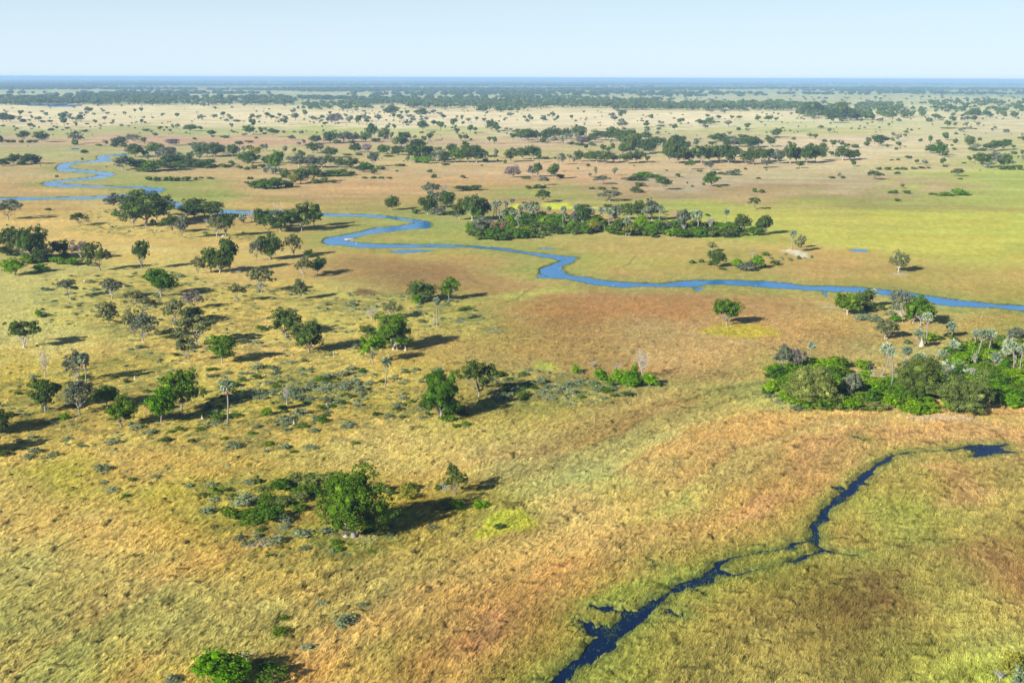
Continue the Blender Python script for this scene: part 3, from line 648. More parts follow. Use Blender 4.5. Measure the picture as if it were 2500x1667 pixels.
# ------------------------------------------------------------------ every plant read off the photograph
# area | crop | base x, base y, height, crown width, kind+tone [= label of its own] ; ...
PLANTS = r'''
in the dark grove at the left edge|D|50 455 185 115 tk;205 492 215 175 rk;150 480 140 100 oy;270 500 130 90 ok;385 460 100 110 rk=dark round tree at the right end of the left edge grove;520 480 120 130 ov=airy pinkish-grey tree beside the left edge grove;640 555 190 165 ok=big two-toned open tree just right of the left edge grove;95 582 112 155 rb=bright green round tree in front of the left edge grove;265 558 50 100 bb;370 512 45 80 bb;460 514 42 120 bb;565 524 40 50 bb;60 456 60 120 bk;300 492 60 90 bk;180 505 60 130 bg;235 500 50 100 bk;410 470 40 70 bg
near the left edge|D|50 228 120 160 uy=wide grey-green tree leaning out from the left edge by the river;310 168 14 42 bk=tiny dark bush on the rust grass at upper left;510 266 75 92 uk=small flat-topped tree standing alone left of the riverbank grove;735 206 36 54 bb=bright bush at the foot of the riverbank grove;548 256 45 30 dv
in the left riverbank grove|D|770 205 135 150 uy;930 268 205 250 rk;850 272 120 115 oy;1040 205 105 130 ok;980 272 60 52 tk;1240 217 112 150 rk;1350 217 100 150 rk;1100 312 110 115 ok;1165 348 145 80 ty=slender grey-green tree in front of the riverbank grove;1000 240 130 130 rk;870 180 110 130 ry;1190 215 85 90 oy;1300 210 100 110 rg
between the two riverbank groves|D|1385 338 130 92 oo;1440 338 150 92 tk=tall dark tree with a pale olive neighbour between the riverbank groves;1325 272 50 52 dv;1605 242 75 72 dv;1640 205 30 60 by
in the dark clump beside the meander|D|1690 288 130 105 tk;1790 302 132 190 rk;1785 262 150 110 dv=bare greyish tree rising behind the dark clump by the meander;1925 302 182 150 tk;2005 272 132 92 rg=bright-sided tree at the right end of the clump by the meander;1860 290 120 110 rk
on the golden left savanna|D|905 550 185 95 tk=narrow leaning dark tree alone on golden grass below the riverbank grove;1345 567 165 125 tk;1400 571 150 120 tk;1470 562 215 130 tk=tallest of three dark trees leaning over the fallen branches;1265 575 115 92 oo;1635 490 140 82 oy;1725 484 162 142 rk=full dark round tree left of the meander bend;1875 467 145 98 oo=loose olive tree beside a black bush near the meander;1975 466 45 66 bk=black bush in shade by the loose olive tree;1935 602 142 105 uo;2025 577 106 104 rk=round dark tree with a pale stem at the savanna's river side
on the golden left savanna|D|1030 720 172 205 rg=broad green dome of a tree on two stems;435 727 118 110 uy;715 737 132 120 uy;850 790 110 112 uo;945 822 105 100 uo;1110 912 176 126 oo;1240 797 122 140 ov;1515 757 126 112 uo;1670 697 162 150 uo=tall spreading olive tree over a dark shadow spot;1915 740 132 96 ro=small round tree with bare side branches near the savanna's right side;690 897 150 108 to;850 982 196 150 oo;915 1007 186 155 oy;1230 872 90 120 rk;1255 1037 190 255 uo=widest flat crown in the middle of the left savanna;1185 1142 166 122 uo
on the golden left savanna|D|1420 1147 186 160 rg=neat round tree with half its crown bright green;1825 972 166 168 rk=dark bushy tree left of its twin right of the clearing;1970 1077 196 195 rk=dark wide tree right of its twin beside a long shadow;150 1047 172 212 uk=broad dark tree on a pale mound near the left edge;290 1237 185 90 dy=nearly leafless tree left of the leaning palm;490 1272 215 140 oy=tall ragged grey-green tree pressed against a palm;290 1452 210 178 rk=dark tree with a crooked pale trunk at lower left;510 1477 216 180 oy=spreading tree with forked pale trunk below the ragged one;680 1422 130 150 rg=low green crown half hidden behind a brighter tree;780 1552 200 205 rg=low bright-topped tree nearest the camera on the left savanna;1030 1527 215 170 rb=bright green tree on a white forked stem;1160 1452 252 220 rg=large two-toned green tree casting the longest shadow;1830 1412 142 70 dy=grey leafless little tree among sage shrubs
on the golden left savanna|D|545 1292 225 92 pf=tall fan palm against the ragged tree;1450 1537 300 100 pf=tall lone fan palm in front of the left savanna;1545 248 62 52 pf=short palm between the riverbank groves;250 852 50 46 bb=small lime green bush alone on pale grass;1700 1480 50 62 bb=round bright bush among sage shrubs;410 1507 42 60 bb=small bright bush by the forked pale trunk;1540 545 25 70 dy;800 1270 30 50 bg
at the left edge in shadow|O|15 1010 262 215 rk=dark tree cut by the left edge above a black shadow;-200 1010 380 430 rk;-230 1240 330 380 rk;120 790 60 160 bk
by the river bend|E|410 167 82 82 rk=round tree alone above the river bend;655 78 72 95 uy=flat tree with leaning stems above the river bend;745 68 64 34 dy;640 193 105 100 rk;685 152 100 74 ty;760 152 96 92 rk=round dark tree right of the small bend clump;565 192 34 70 by;715 197 50 115 by;1370 117 75 96 uk=lone wide-crowned tree just behind the yellow patch;1795 110 65 130 uy=grey airy tree behind the palm grove
in the middle of the plain|E|605 747 124 166 rk=round dark tree above a bright bush;575 762 52 74 bb=bright green bush under the round dark tree;775 742 146 106 rg=slim-stemmed round tree right of the bright bush;705 902 192 62 pf=thin palm on a hair-thin stem;280 867 82 112 dv=leafless violet-grey tree behind the big shadow clump;420 862 122 132 oo=olive open crown topping the big shadow clump;420 1060 228 222 mg=massive green crown casting the black shadow;290 1147 188 162 ob=light green tree on two white stems;255 965 62 100 rk;445 1062 122 122 dv=bare grey thicket tree under the massive crown;365 1302 216 78 pf=palm with a slim straight trunk below the massive crown;725 1496 302 232 mg=big bright tree with thick pale trunk;715 1440 280 82 pf=palm head poking out behind the big bright tree;965 1357 240 232 ok=dark gnarled open tree beside the big bright tree
in the sage shrub patch|E|2005 1252 205 92 dy=white bare tree draped with green creeper;1750 1262 80 80 bb;1840 1267 80 102 bb;1905 1282 82 92 bb;1960 1252 92 92 bb;1945 1302 60 82 bb;2065 1292 82 94 bb=bright bush right of the creeper tree;1585 1207 50 62 bb;1850 1232 92 62 dy;1690 1170 40 60 dy;640 1478 35 50 bb;800 1470 45 80 bg;850 1478 40 80 bk;610 742 30 30 bb;2000 1290 50 60 bk;1800 1290 50 60 bg
in the island palm grove|P|130 402 280 205 rk;310 412 335 250 rk;470 382 270 190 rk;400 422 180 170 rg;440 592 250 255 ry=grey round tree at the front of the palm grove;90 400 180 110 rk;740 582 150 150 on;1890 482 270 190 rk;2050 562 160 192 rw=yellow-green round tree inside the island thicket;1770 472 180 100 oy;620 622 215 92 on;540 500 120 100 bw;840 420 190 130 rg
in the island palm grove|P|605 365 232 92 pf;655 372 252 92 pf;715 424 310 125 pf;790 422 300 92 pf;895 245 165 76 pf;735 432 182 92 pf;850 432 192 102 pf;915 372 142 92 pf;975 602 280 102 pf=palm with white stem standing in the front bushes;1030 332 152 92 pf;1095 382 222 102 pf;1140 422 212 102 pf;1170 352 212 82 pf;1270 357 182 92 pf;1410 377 186 84 pf;1620 562 352 95 pf;1660 482 270 92 pf;1770 452 282 112 pf;1820 402 232 102 pf;2000 462 242 102 pf;2100 422 212 112 pf;2160 402 202 112 pf;2285 502 262 112 pf;2300 422 202 102 pf;685 380 260 80 pf;1060 400 240 90 pf
in the island palm grove|P|1050 162 30 100 bk;1170 172 50 100 bk;1240 182 50 84 bk;1930 212 45 160 bk;2270 217 50 150 bk;450 200 80 60 rk
at the island grove's right half|Q|20 402 200 125 ry;200 402 222 165 rk;350 402 262 175 rk;540 412 300 185 ty;460 432 222 112 pf;640 452 272 112 pf;380 502 160 172 rb;165 632 270 112 pf;205 642 170 165 uw=yellowish umbrella tree at the edge of the thicket;740 562 112 165 by;990 577 330 195 ty=tall grey tree rising from the thicket;1180 572 312 155 pf;1100 472 222 112 pf;1375 567 212 112 dv;1520 562 112 42 dy;1600 472 232 92 pf=lone palm on the yellow meadow behind the thicket;1830 582 262 280 rk=large dark dome at the thicket's right end;2150 612 282 222 rk=tree with two white stems right of the thicket;2000 252 166 165 uk=small spreading tree alone on the yellow meadow;1330 342 42 102 bk;110 300 130 100 rk;560 300 140 120 ry;1000 560 120 160 rk;700 330 70 80 oo
right of the island thicket|F|870 420 130 56 pf=palm over a pale sandy spot;920 432 105 66 ro=olive tree leaning beside the sandy palm;360 432 62 58 to=little olive tree behind the round one;390 532 112 98 rk=round tree beside the bright clump of bushes;520 532 52 72 bb;640 542 80 92 bb;580 552 52 102 by;235 507 22 62 by;700 457 26 66 bk;755 517 32 82 by;295 502 24 50 by;350 517 32 60 by;620 470 40 42 dy;430 548 16 60 bg;690 528 20 60 bg;915 480 20 40 by;1000 472 16 30 by
on the open grass right of centre|F|1550 562 132 112 ro=slim-stemmed tree alone on the right meadow;455 906 172 162 rg=lone round tree behind the yellow circle
on the wooded spit by the river|F|1225 837 136 142 rg=round green tree at the left of the river spit;1330 792 122 102 rk;1380 792 132 62 pf=palm between dark crowns at the river spit;1575 882 202 132 oy=tall pale-trunked grey tree at the river's edge;1690 905 190 185 tg=big ragged green tree right of the pale-trunked one;1640 890 120 90 rg;1530 882 42 70 bb;1605 1022 32 62 bb;1435 805 38 60 bk;1465 992 122 132 oo=olive crown left of the front palms;1350 800 50 70 bk;1320 872 40 80 bs;1400 882 40 80 bs;1510 800 26 50 by;1375 815 40 70 bk
in the right-hand palm thicket|S|580 482 440 162 pf=tallest palm above the white termite tower;465 552 312 152 pf=palm beside the white termite tower;900 402 252 162 pf=short palm behind the thicket on orange grass;930 642 252 162 pf;1225 702 442 162 pf;1185 542 292 142 pf;1335 692 442 162 pf;1470 822 282 172 pf;1575 742 262 150 pf;1625 702 332 182 pf;1690 782 300 150 pf;1790 905 452 172 pf;1680 850 420 160 pf;5 882 462 192 pf;130 1062 572 155 pf;245 902 422 152 pf;430 742 200 202 pf;690 662 142 202 pf;820 1062 402 192 pf;1090 972 212 192 pf;770 912 152 120 pf
in the right-hand palm thicket|S|80 412 242 232 oo;1190 782 232 102 dy=white forked dead tree in the thicket;480 1200 560 500 mk=massive dark green crown among the front palms;1040 1335 430 650 ml=widest light green crown at the thicket's front;740 1150 270 200 rl;1190 960 200 250 dy;1000 850 180 200 dy;1720 405 120 200 by;1290 1180 200 170 bg;1400 1030 110 150 dy;880 400 60 120 by
in the right-hand palm thicket|R|440 385 420 330 oy=grey open-crowned tree at the thicket's left corner;660 385 360 270 ov=brownish-grey crown leaning on the grey open one;860 302 440 160 pf=lone tall palm left of the thicket;860 960 640 680 ml=large light green dome left of the thicket gap;1510 855 430 330 ty=slender grey tree in the thicket gap;1270 345 165 230 bb;1690 385 182 185 bb=lime bush behind the thicket gap;1830 300 100 110 bw
on the near bush islet|T|1720 866 765 720 mg=huge dark green tree nearest the camera;300 645 110 170 bg;450 645 90 170 bg;540 705 90 210 bg;770 685 140 225 bg;660 585 95 210 bg;730 462 110 165 bg;880 502 90 190 bo;450 505 120 190 bs;900 312 115 200 bg;620 245 55 125 bg;790 300 65 110 bk;665 335 65 145 bs;1110 562 82 142 bg;1110 452 92 165 bg;1235 382 92 150 bg;1320 402 70 120 bg;1080 245 112 205 bg;1230 232 102 185 bg;1360 255 102 205 bg;1480 225 100 190 bg;1120 375 100 185 bg;1010 400 60 100 bo;940 702 92 110 bs;2010 345 92 190 bw;2330 335 80 150 bw;2350 405 70 110 bb;2130 385 75 90 by;1450 330 110 160 bg;1180 300 100 160 bg;1500 720 70 90 bk;1520 1030 60 90 bb=small vivid green bush in front of the huge tree;1900 830 80 160 bk
on the near bush islet|H|795 407 192 125 ok=wind-bent little tree right of the huge tree;730 375 55 60 dy;700 375 30 70 bg;510 382 42 82 bg;505 432 42 82 bw;815 492 52 74 bb;715 487 46 74 bg;950 477 36 82 bb;1070 617 36 62 bb
at the bottom edge|G|1385 1610 220 320 rb=bright green tree cut by the bottom edge;1690 1585 115 190 og=sparse low green tree beside the bottom-edge tree;1630 1480 30 60 bk;1530 1440 70 100 dy;1080 1575 45 110 bs
at the bottom edge|I|2215 1500 110 150 bw;2290 1640 150 170 bs;2130 1560 80 90 dy
on the far left plain|J|225 642 86 102 tk;395 658 98 127 rk=larger round tree with a pale foot on the far left plain;730 672 112 122 oy;725 682 50 110 bk;0 662 72 80 bk;60 662 30 80 bk;130 662 30 80 bk;200 664 30 80 bk;290 664 30 80 bk;350 662 25 60 bk
on the far left plain|J|1010 692 52 62 rv;1140 697 86 132 rk;1230 652 72 82 oy;1290 662 72 102 oy;1385 677 66 78 rk;1085 702 40 110 bk;1190 702 40 110 bk;940 692 20 90 bk;1270 700 30 100 bk;810 767 36 72 bk=low dark bush above the start of the meander;790 826 22 40 bk;540 992 22 50 bk
on the far left plain|J|40 884 62 102 bk;130 872 92 135 rk;300 867 90 165 rk;210 878 50 110 bk;360 862 40 90 bk
among the doum palms at far left|J|1295 802 112 142 rk;1170 922 132 155 ty=pale mottled tree at the left tip of the far palm grove;1270 902 90 82 rg;1480 782 112 190 rg;1650 902 120 200 rk;1800 902 100 200 rk;2000 882 60 120 bk;1920 800 100 130 rk;1600 800 90 140 rv;1350 912 80 200 bg;1500 932 90 250 bg;1700 922 70 200 bg;1880 902 70 180 bg;1420 942 40 160 bg;2000 902 60 120 bg;2150 902 32 110 bg;1400 792 60 90 bg;1320 940 30 80 bk;1650 690 60 120 rv;1900 720 60 150 rk;2060 800 120 140 rk
among the doum palms at far left|J|1430 852 92 60 pf;1500 832 92 60 pf;1560 822 92 60 pf;1620 802 92 60 pf;1680 792 92 60 pf;1720 832 92 60 pf;1800 842 92 60 pf;1850 832 92 60 pf;1900 842 92 60 pf;1830 742 80 56 pf;1900 742 80 56 pf;1980 792 92 60 pf;2050 782 92 60 pf;2120 772 92 60 pf;1960 742 80 56 pf;1760 860 92 60 pf;1590 860 92 60 pf
in the low bush strip at far left|J|1420 1030 46 90 bk;1510 1030 42 130 bg;1600 1030 46 130 bg;1700 1030 42 130 bg;1790 1028 46 120 bg;1870 1020 30 70 bg;1930 1006 20 60 bk;2010 1012 24 84 bk
on the far left plain|J|2020 602 62 95 rk;2160 617 26 86 bk;1865 632 22 72 bk;615 502 62 72 rk;600 462 80 72 rk;670 452 70 62 ry;775 462 66 86 rk;915 482 46 70 rk;1005 457 60 72 ry;1085 492 66 50 ry;295 522 50 70 rk;195 402 46 52 rk;305 442 52 52 rk;370 457 46 80 ry;30 517 32 60 rk;100 467 72 102 rk;30 467 72 82 rk;480 547 26 80 bk;735 517 42 38 ry;820 560 26 110 bk;965 517 32 46 ry;1165 517 32 46 ry;1355 482 40 56 rk;1380 442 46 38 ry;1690 422 34 46 rk;1290 377 52 52 rk;1355 375 42 46 rk;850 382 56 92 rk;1650 532 60 52 ry;1700 532 50 52 ry;1820 552 60 130 rk;1915 547 42 60 rk;1530 547 42 72 rk;1400 552 26 100 bk;2140 407 42 62 rk;1555 417 34 46 rv;640 530 20 90 bk;230 462 30 80 bk;400 470 25 80 bk;480 468 25 70 bk
in the grove left of centre|K|100 792 122 155 ry;265 802 112 92 rk;430 752 70 92 rk;480 802 92 122 rw=yellow-green crown in the far grove;450 887 132 142 rk;365 862 100 92 rg;765 767 72 92 uy;860 767 56 66 rk;560 862 70 92 ov;260 872 42 100 bv;680 942 182 135 rg;920 832 92 82 rg;900 902 112 152 ry;1000 902 112 162 ry;1120 902 102 122 ry;1200 882 92 102 rk;1290 902 92 112 rk;1400 912 102 132 rk;780 1032 112 92 rk;920 1052 132 135 rk;1030 1042 152 125 tk;855 1062 92 96 rw=mustard-coloured round tree before the far grove;700 860 100 100 rg;600 880 90 80 rk
in the grove left of centre|K|560 745 75 50 pf;600 745 75 50 pf;60 800 90 60 pf;110 770 90 60 pf;160 760 90 60 pf;590 965 75 56 pf;630 970 75 56 pf;670 965 75 56 pf;610 935 75 56 pf;740 965 75 56 pf;1090 985 82 42 pf;330 760 60 50 pf;370 750 60 50 pf;780 830 50 60 pf
before the grove left of centre|K|480 1097 62 112 bg;600 1102 82 210 bg;720 1092 82 170 bg;800 1087 50 110 bg;1150 1042 52 110 bk;1220 1047 34 102 bk;1180 982 52 200 bg;1300 982 62 185 bg;1400 972 42 120 bg;1500 942 72 112 bk;1550 922 62 152 bb;1520 902 62 70 bb;1680 922 42 112 bk;1620 962 42 82 bk;1610 892 126 92 ty=loose tree on white stems right of the far grove;1530 1007 24 82 bg;1610 1007 24 84 bg;1690 1007 24 84 bg;1760 1007 20 72 bg;30 910 36 90 bg;100 900 36 90 bg;170 890 30 90 bg;250 900 30 90 bg;330 910 36 90 bg;400 922 30 90 bg;470 912 40 92 bg;540 905 40 92 bg;1100 990 60 140 bk;1060 1055 50 120 bk;420 1012 28 44 bk;450 1016 30 44 bk;405 1052 20 62 bk;45 1012 26 82 bk;560 1060 50 130 bg;660 1060 60 140 bg
behind the grove left of centre|K|65 602 66 96 rk;420 587 86 102 rg;465 522 82 82 rk;540 582 66 72 rk;655 607 76 106 uk;200 617 24 86 bk;490 622 20 50 bk;335 697 50 92 rk;410 662 22 112 bk;1200 667 102 126 rk;1330 657 92 122 ry;1420 657 82 112 ry;1590 632 142 122 tk;1715 652 122 112 rk;1780 642 82 62 ry;1065 672 76 102 rk;1035 762 96 102 rk;1110 752 72 92 ry;1195 807 96 132 rk;1440 757 82 122 rk;1550 762 82 86 rv;1710 772 82 122 rg;1850 782 82 122 rk;900 692 42 62 rv;940 682 50 62 rv;1915 642 76 102 rk;1880 702 92 122 rk;1540 652 80 90 rg;1270 670 40 110 bk;1400 668 30 120 bk;1100 690 30 90 bk;1650 655 40 120 bg;1600 780 22 80 bk;1480 782 22 120 bk;1750 795 18 140 bs;1350 785 18 120 bs
in the dense grove near the centre|K|2050 842 192 202 rk;1980 822 130 120 rk;2220 857 142 132 oy;2130 842 120 110 rk;1880 887 26 145 bk;1940 862 76 62 oy;2020 842 60 130 bb;2120 862 60 130 bb
in the dense grove near the centre|L|400 762 82 92 rk;440 852 132 162 rg;540 762 112 82 tk;560 852 142 132 rk;640 852 152 172 rk=rounded tree closing the dense grove on its right;330 850 100 100 bb;720 842 30 90 bk;100 855 26 110 bk;200 640 76 92 rk;140 660 60 70 rk;355 876 20 110 bk
on the pale plain beyond|K|435 442 42 56 rk;520 437 46 82 rk;600 422 56 92 rk;635 442 36 62 rk;715 427 56 66 rk;870 452 62 92 rv;845 392 42 62 rv;960 417 56 56 rk;1035 452 52 66 rk;1195 397 34 52 rk;1245 472 76 102 rv;1180 472 52 62 rk;1115 467 32 50 rk;1150 497 32 62 rk;1390 477 62 92 ry;1475 492 76 86 rk;1550 487 76 82 rk;1645 482 46 32 dv;760 492 46 66 rk;705 482 46 38 ry;1780 402 92 122 rk;1810 432 50 60 rk;1865 442 42 52 rk;1885 397 42 50 rk;1935 397 36 50 rk;2070 417 72 112 rk;1930 497 56 62 rk;1975 492 42 52 rk;1815 542 66 62 rk;2085 547 102 112 rk;2190 502 62 92 rk;2255 547 82 86 rk;2280 442 42 62 rk;260 527 56 56 ry;170 407 42 56 rk;300 462 20 100 bg;260 557 18 40 bk;235 440 40 50 ry
on the pale plain beyond|L|415 517 76 82 rk;500 452 52 52 rk;455 432 34 36 rv;510 497 36 32 rk;565 472 42 62 ry;640 462 52 52 rk;715 467 42 62 rk;1100 442 56 56 rk;1365 422 38 52 rk;1415 452 62 62 rk;1285 442 42 62 rv;1290 448 16 80 bk;1555 442 36 38 rk;785 552 96 112 rk;840 572 76 72 rk;580 572 82 82 rk;625 562 56 62 rk;460 577 50 76 uk;450 577 14 40 bk;490 650 65 60 rk;540 645 60 70 rk;590 640 24 40 bk;765 662 62 70 rk;810 677 72 76 rk;2035 537 90 102 uo=pale airy tree alone above the long grove;2265 517 52 60 rk;2265 522 14 70 bk;2030 432 62 72 rk;2315 432 38 46 rk;120 572 20 70 bk;125 650 52 60 rk;185 650 80 75 rk
in the long grove right of centre|L|990 642 72 82 rk;1060 642 102 95 rk;1130 662 122 132 rk;1215 642 92 92 rk;1310 642 92 92 rk;1350 622 96 92 rk;1430 622 92 92 rk;1380 667 72 78 oo;1280 667 52 82 bk;1500 632 102 102 rk;1500 648 82 50 pf;1545 648 82 50 pf;1600 645 82 50 pf;1620 622 112 132 rk;1470 672 70 82 ry;1650 682 70 110 rv;1720 660 60 120 rk;1800 642 92 152 rk;1930 652 130 112 rk;2000 662 122 122 rk;2080 702 152 172 rk;2150 722 140 130 rk;2250 632 72 112 rk;1540 680 30 120 bs;1640 690 30 130 bs;1740 690 30 110 bs;1920 682 60 40 pf;2170 682 60 46 pf;2215 722 60 46 pf
in the long grove right of centre|L|2110 782 162 132 rk;1850 752 82 82 rk;1940 742 72 62 rk;1900 762 60 90 rk;2200 742 100 120 rk;2290 762 122 122 rk;1690 732 52 50 rk;1720 842 92 92 rk;1790 852 102 112 rk;1870 862 112 102 rk;1950 852 82 92 ry;2080 862 102 122 rk;2170 852 112 112 rk;2275 857 76 72 og;2010 840 60 80 ry;2040 780 100 90 rk;2230 800 50 90 bb;1710 890 30 70 bk
in front of the long grove|L|970 847 126 112 rk;1080 822 102 112 rk;1180 822 122 132 rk;1240 852 82 72 rk;1145 792 92 50 pf;820 812 92 62 ov;910 862 42 42 bb;1460 872 102 76 oy;1570 872 86 62 ry;1620 842 96 92 rk;1530 832 60 70 ov;820 800 30 90 bk;1300 820 26 100 bb;1390 818 24 60 bb;770 802 24 60 bb
on the pink plain before the long grove|L|990 997 106 142 rv=violet-grey round tree on the pink plain;1165 992 102 82 oy;1225 992 126 92 tk;1100 1007 26 132 bk;1375 1012 136 92 rk;1440 1004 42 110 bk;1275 1072 90 82 oy;1140 1102 32 112 bk;1210 1102 42 122 bk;1290 1097 32 82 bk;500 1122 46 142 bk;610 1117 46 132 bk;1610 917 20 32 bk;1725 992 46 52 ry;1775 982 82 52 oy;1960 977 76 76 uo;1840 1062 72 140 uy;1740 1107 22 102 bk;1850 1112 30 102 bk;1950 1107 22 92 bk;2175 1142 56 112 bk=round dark bush below a flat one on the pink plain;2210 1082 40 122 bk;515 1003 33 86 bk;225 1000 40 80 bk;200 945 30 76 bk;340 1142 100 52 dy;260 1082 26 82 by;210 1160 110 150 uy
in the right half of the long grove|M|530 862 220 152 rk;610 862 152 162 rk;600 702 102 132 rk;715 852 102 102 ry;830 862 162 182 rk;905 842 122 112 rk;1000 852 152 152 rk;1090 862 162 162 rk;1160 802 90 112 rv;905 927 76 76 oy=grey little tree in front of the long grove;720 922 86 90 ug=leafy little tree in front of the long grove;1260 872 122 122 rk;1330 872 152 122 rk;1400 852 132 112 rk;1480 842 112 102 rk;1570 862 122 112 ry;1450 902 82 92 oy;1680 862 192 102 rk;1740 852 132 112 rk;1840 862 162 132 rk;1920 852 152 102 rk;1990 832 122 82 rk;1770 907 76 92 og;2080 792 46 72 rk;2180 832 122 132 rk;2250 832 92 92 rk;2300 822 86 92 rk;2290 892 62 92 og;1750 912 14 50 bk;1450 908 16 60 bk;780 700 60 70 ry;660 760 110 120 rk;450 700 80 90 rk;380 690 80 120 rk;300 640 70 100 rk;330 760 90 120 rk
behind the long grove's right half|M|960 652 72 112 rk;1030 682 102 112 rk;1080 702 92 92 rk;1130 702 92 112 ry;1200 702 82 102 rk;1300 712 102 132 rk;1370 702 82 112 rk;1490 702 92 100 rk;1220 612 32 122 bk;1100 600 52 62 rv;940 682 32 100 bk;785 652 34 66 bk;1550 612 82 90 rk;1520 612 80 60 ry;1550 616 16 90 bk;1715 634 30 56 bk;1870 622 60 72 ry;1925 637 66 66 rk;1350 612 16 32 bk;1880 707 46 82 bk;2000 707 46 102 bk;2090 707 72 92 rk;2010 657 32 66 bk;2170 702 60 92 rv;2230 707 40 80 bk;2300 712 36 92 bk
on the right-hand pale plain|M|575 552 66 56 rk;310 512 46 62 ry;310 527 16 72 bk;355 427 32 46 bk;640 487 56 92 rk;430 487 42 42 ry;430 507 16 110 bg;540 502 16 50 bg;820 502 52 76 rk;920 487 62 132 bg;990 442 46 72 rg;890 430 42 60 rk;1090 510 50 82 ro;1120 440 32 42 rk;1195 440 32 56 rk;1185 542 30 72 bk;1265 532 52 82 rk;1270 557 32 70 ry;1365 462 46 72 rk;1470 462 56 92 rk;1545 460 46 62 rk;1790 440 22 38 rk;1905 440 24 52 rk
on the pink plain right of centre|M|925 1082 122 126 rg=dense round-topped tree alone on the pink plain;1000 1090 30 62 bk;470 1117 112 142 uk=wide tree beside a dark shadow on the pink plain;250 1080 40 110 bk;850 1072 32 42 bk;745 1087 22 42 bk;695 1054 20 24 bk;600 992 38 62 by;210 1022 42 225 bk;320 992 46 250 bb;450 1012 26 150 bg;940 962 32 110 bk;1030 967 28 100 bs;1110 972 42 150 bs;1180 942 30 80 bs;1250 922 24 42 bk;1345 1137 42 72 bk;1405 1142 36 82 by;2150 1002 60 46 oo;2070 1004 20 92 bg;2190 1006 28 62 bk;810 938 18 90 bs;1380 1010 20 60 bs
on the far right plain|N|740 710 36 92 bk;840 692 46 82 bk;870 652 42 80 bk;980 692 96 132 rk;920 680 80 70 rk;1090 645 36 62 bk;1155 652 72 70 oy;1145 692 42 72 bk;1045 705 32 52 bk;1125 730 26 52 bk;1365 652 32 62 bk;1455 672 76 72 rk;1605 637 72 80 rk;1535 662 32 62 bg;1690 667 46 82 bk;1455 767 82 92 rk;1550 702 52 72 rg;1540 787 112 132 rg;1590 802 66 100 rg;1665 695 20 40 bk;1680 732 26 62 bk;1240 814 30 92 bk;1325 867 52 62 og;1405 882 56 90 oy;1580 882 70 78 rk;1600 894 16 92 bk;1710 987 72 104 uk=umbrella tree on the green meadow at far right;1735 1014 16 62 bk;930 1017 82 132 uk=flat dark tree at the left tip of a shrub bank;970 922 30 80 bk;1050 922 28 90 bs;1130 922 26 90 bs;1210 922 26 90 bs;1290 917 24 90 bs;1370 912 24 90 bs;1440 910 20 70 bk;1130 964 28 76 bk;1180 1102 50 58 oo;1120 1148 35 110 bk;1230 1150 34 100 bk;1060 1147 26 62 bk;1490 1162 22 110 bb;1600 1167 32 190 bb;1730 1165 56 130 bb;1810 1170 26 90 bb;1140 1227 32 78 bk;1225 567 20 82 bk;1080 835 16 50 bk;1150 830 22 50 bk
in the thin grove at far right|N|1830 852 62 62 rk;1930 872 102 112 rk;1970 902 122 102 rk;2060 902 152 132 oy;2160 902 122 112 rk;2300 922 50 90 bk;2240 882 50 80 ry;2150 920 40 120 bk;2240 922 30 100 bs;1990 905 60 60 pf;2280 850 70 30 pf;2340 850 70 50 ry;2205 850 90 30 pf;1830 702 96 82 rk;1900 732 70 82 rv;1990 732 60 100 rk;2060 742 92 122 rk;2150 732 92 112 rk;2250 722 42 62 rk;2250 772 32 80 bk;2340 772 42 52 bk;1860 740 40 120 bk;1940 742 30 120 bk;1780 862 16 60 bk;2340 640 40 130 bg;2200 655 24 110 bk;1930 640 30 60 bk;2330 612 40 30 ty
on the plain at the far right|N|1280 412 62 82 rv;1090 442 60 62 rk;1190 412 62 82 ry;1000 382 66 102 rk;1100 382 52 102 rk;900 442 46 92 rk;760 442 62 92 rk;680 452 112 102 rk;600 452 142 102 rk;520 472 102 122 rk;430 400 80 110 ry;330 402 102 152 rk;1440 462 42 80 bg;1500 442 50 92 rk;1540 450 40 60 rk;1620 522 72 72 uk;1660 472 50 76 rg;1910 512 50 62 ry;1800 512 42 52 oy;1760 422 34 72 rk;1880 432 92 92 rk;1880 467 52 72 rk;1990 417 52 102 rk;2250 417 42 92 ry;1790 357 56 62 rk;1640 362 70 62 rk;1570 362 40 60 rk;2130 357 46 62 rk;2180 362 46 62 ry;2280 357 52 62 rk;1640 527 10 180 bs;1820 527 10 180 bs;2170 560 10 60 bk
'''

HAZE_D = 8e-5; HAZE_C = (.38, .60, .92, 1); SKY_AIR, SKY_DUST, SKY_O3, SKY_STR = .8, 0.0, 3.0, .05; LOWSKY = (.385, .47, .53, 1); SUN_STR = 5.0; EXPO = .96; DENOISE = True
TONEW = {'k': 'dark green', 'g': 'leafy green', 'b': 'bright green', 'o': 'olive', 'l': 'light green', 'y': 'grey-green', 'v': 'brownish grey', 'w': 'yellow-green', 'n': 'rusty brown', 's': 'silvery', 'f': ''}
SHAPEW = {'r': 'round tree', 'u': 'spreading tree', 't': 'tall tree', 'o': 'open-crowned tree', 'm': 'massive tree', 'd': 'leafless tree', 'p': 'fan palm', 'b': 'bush', 's': 'low shrub'}
ONES = ['', 'first', 'second', 'third', 'fourth', 'fifth', 'sixth', 'seventh', 'eighth', 'ninth', 'tenth', 'eleventh', 'twelfth', 'thirteenth', 'fourteenth', 'fifteenth', 'sixteenth', 'seventeenth', 'eighteenth', 'nineteenth']
TENS = {20: 'twent', 30: 'thirt', 40: 'fort', 50: 'fift', 60: 'sixt', 70: 'sevent', 80: 'eight', 90: 'ninet'}
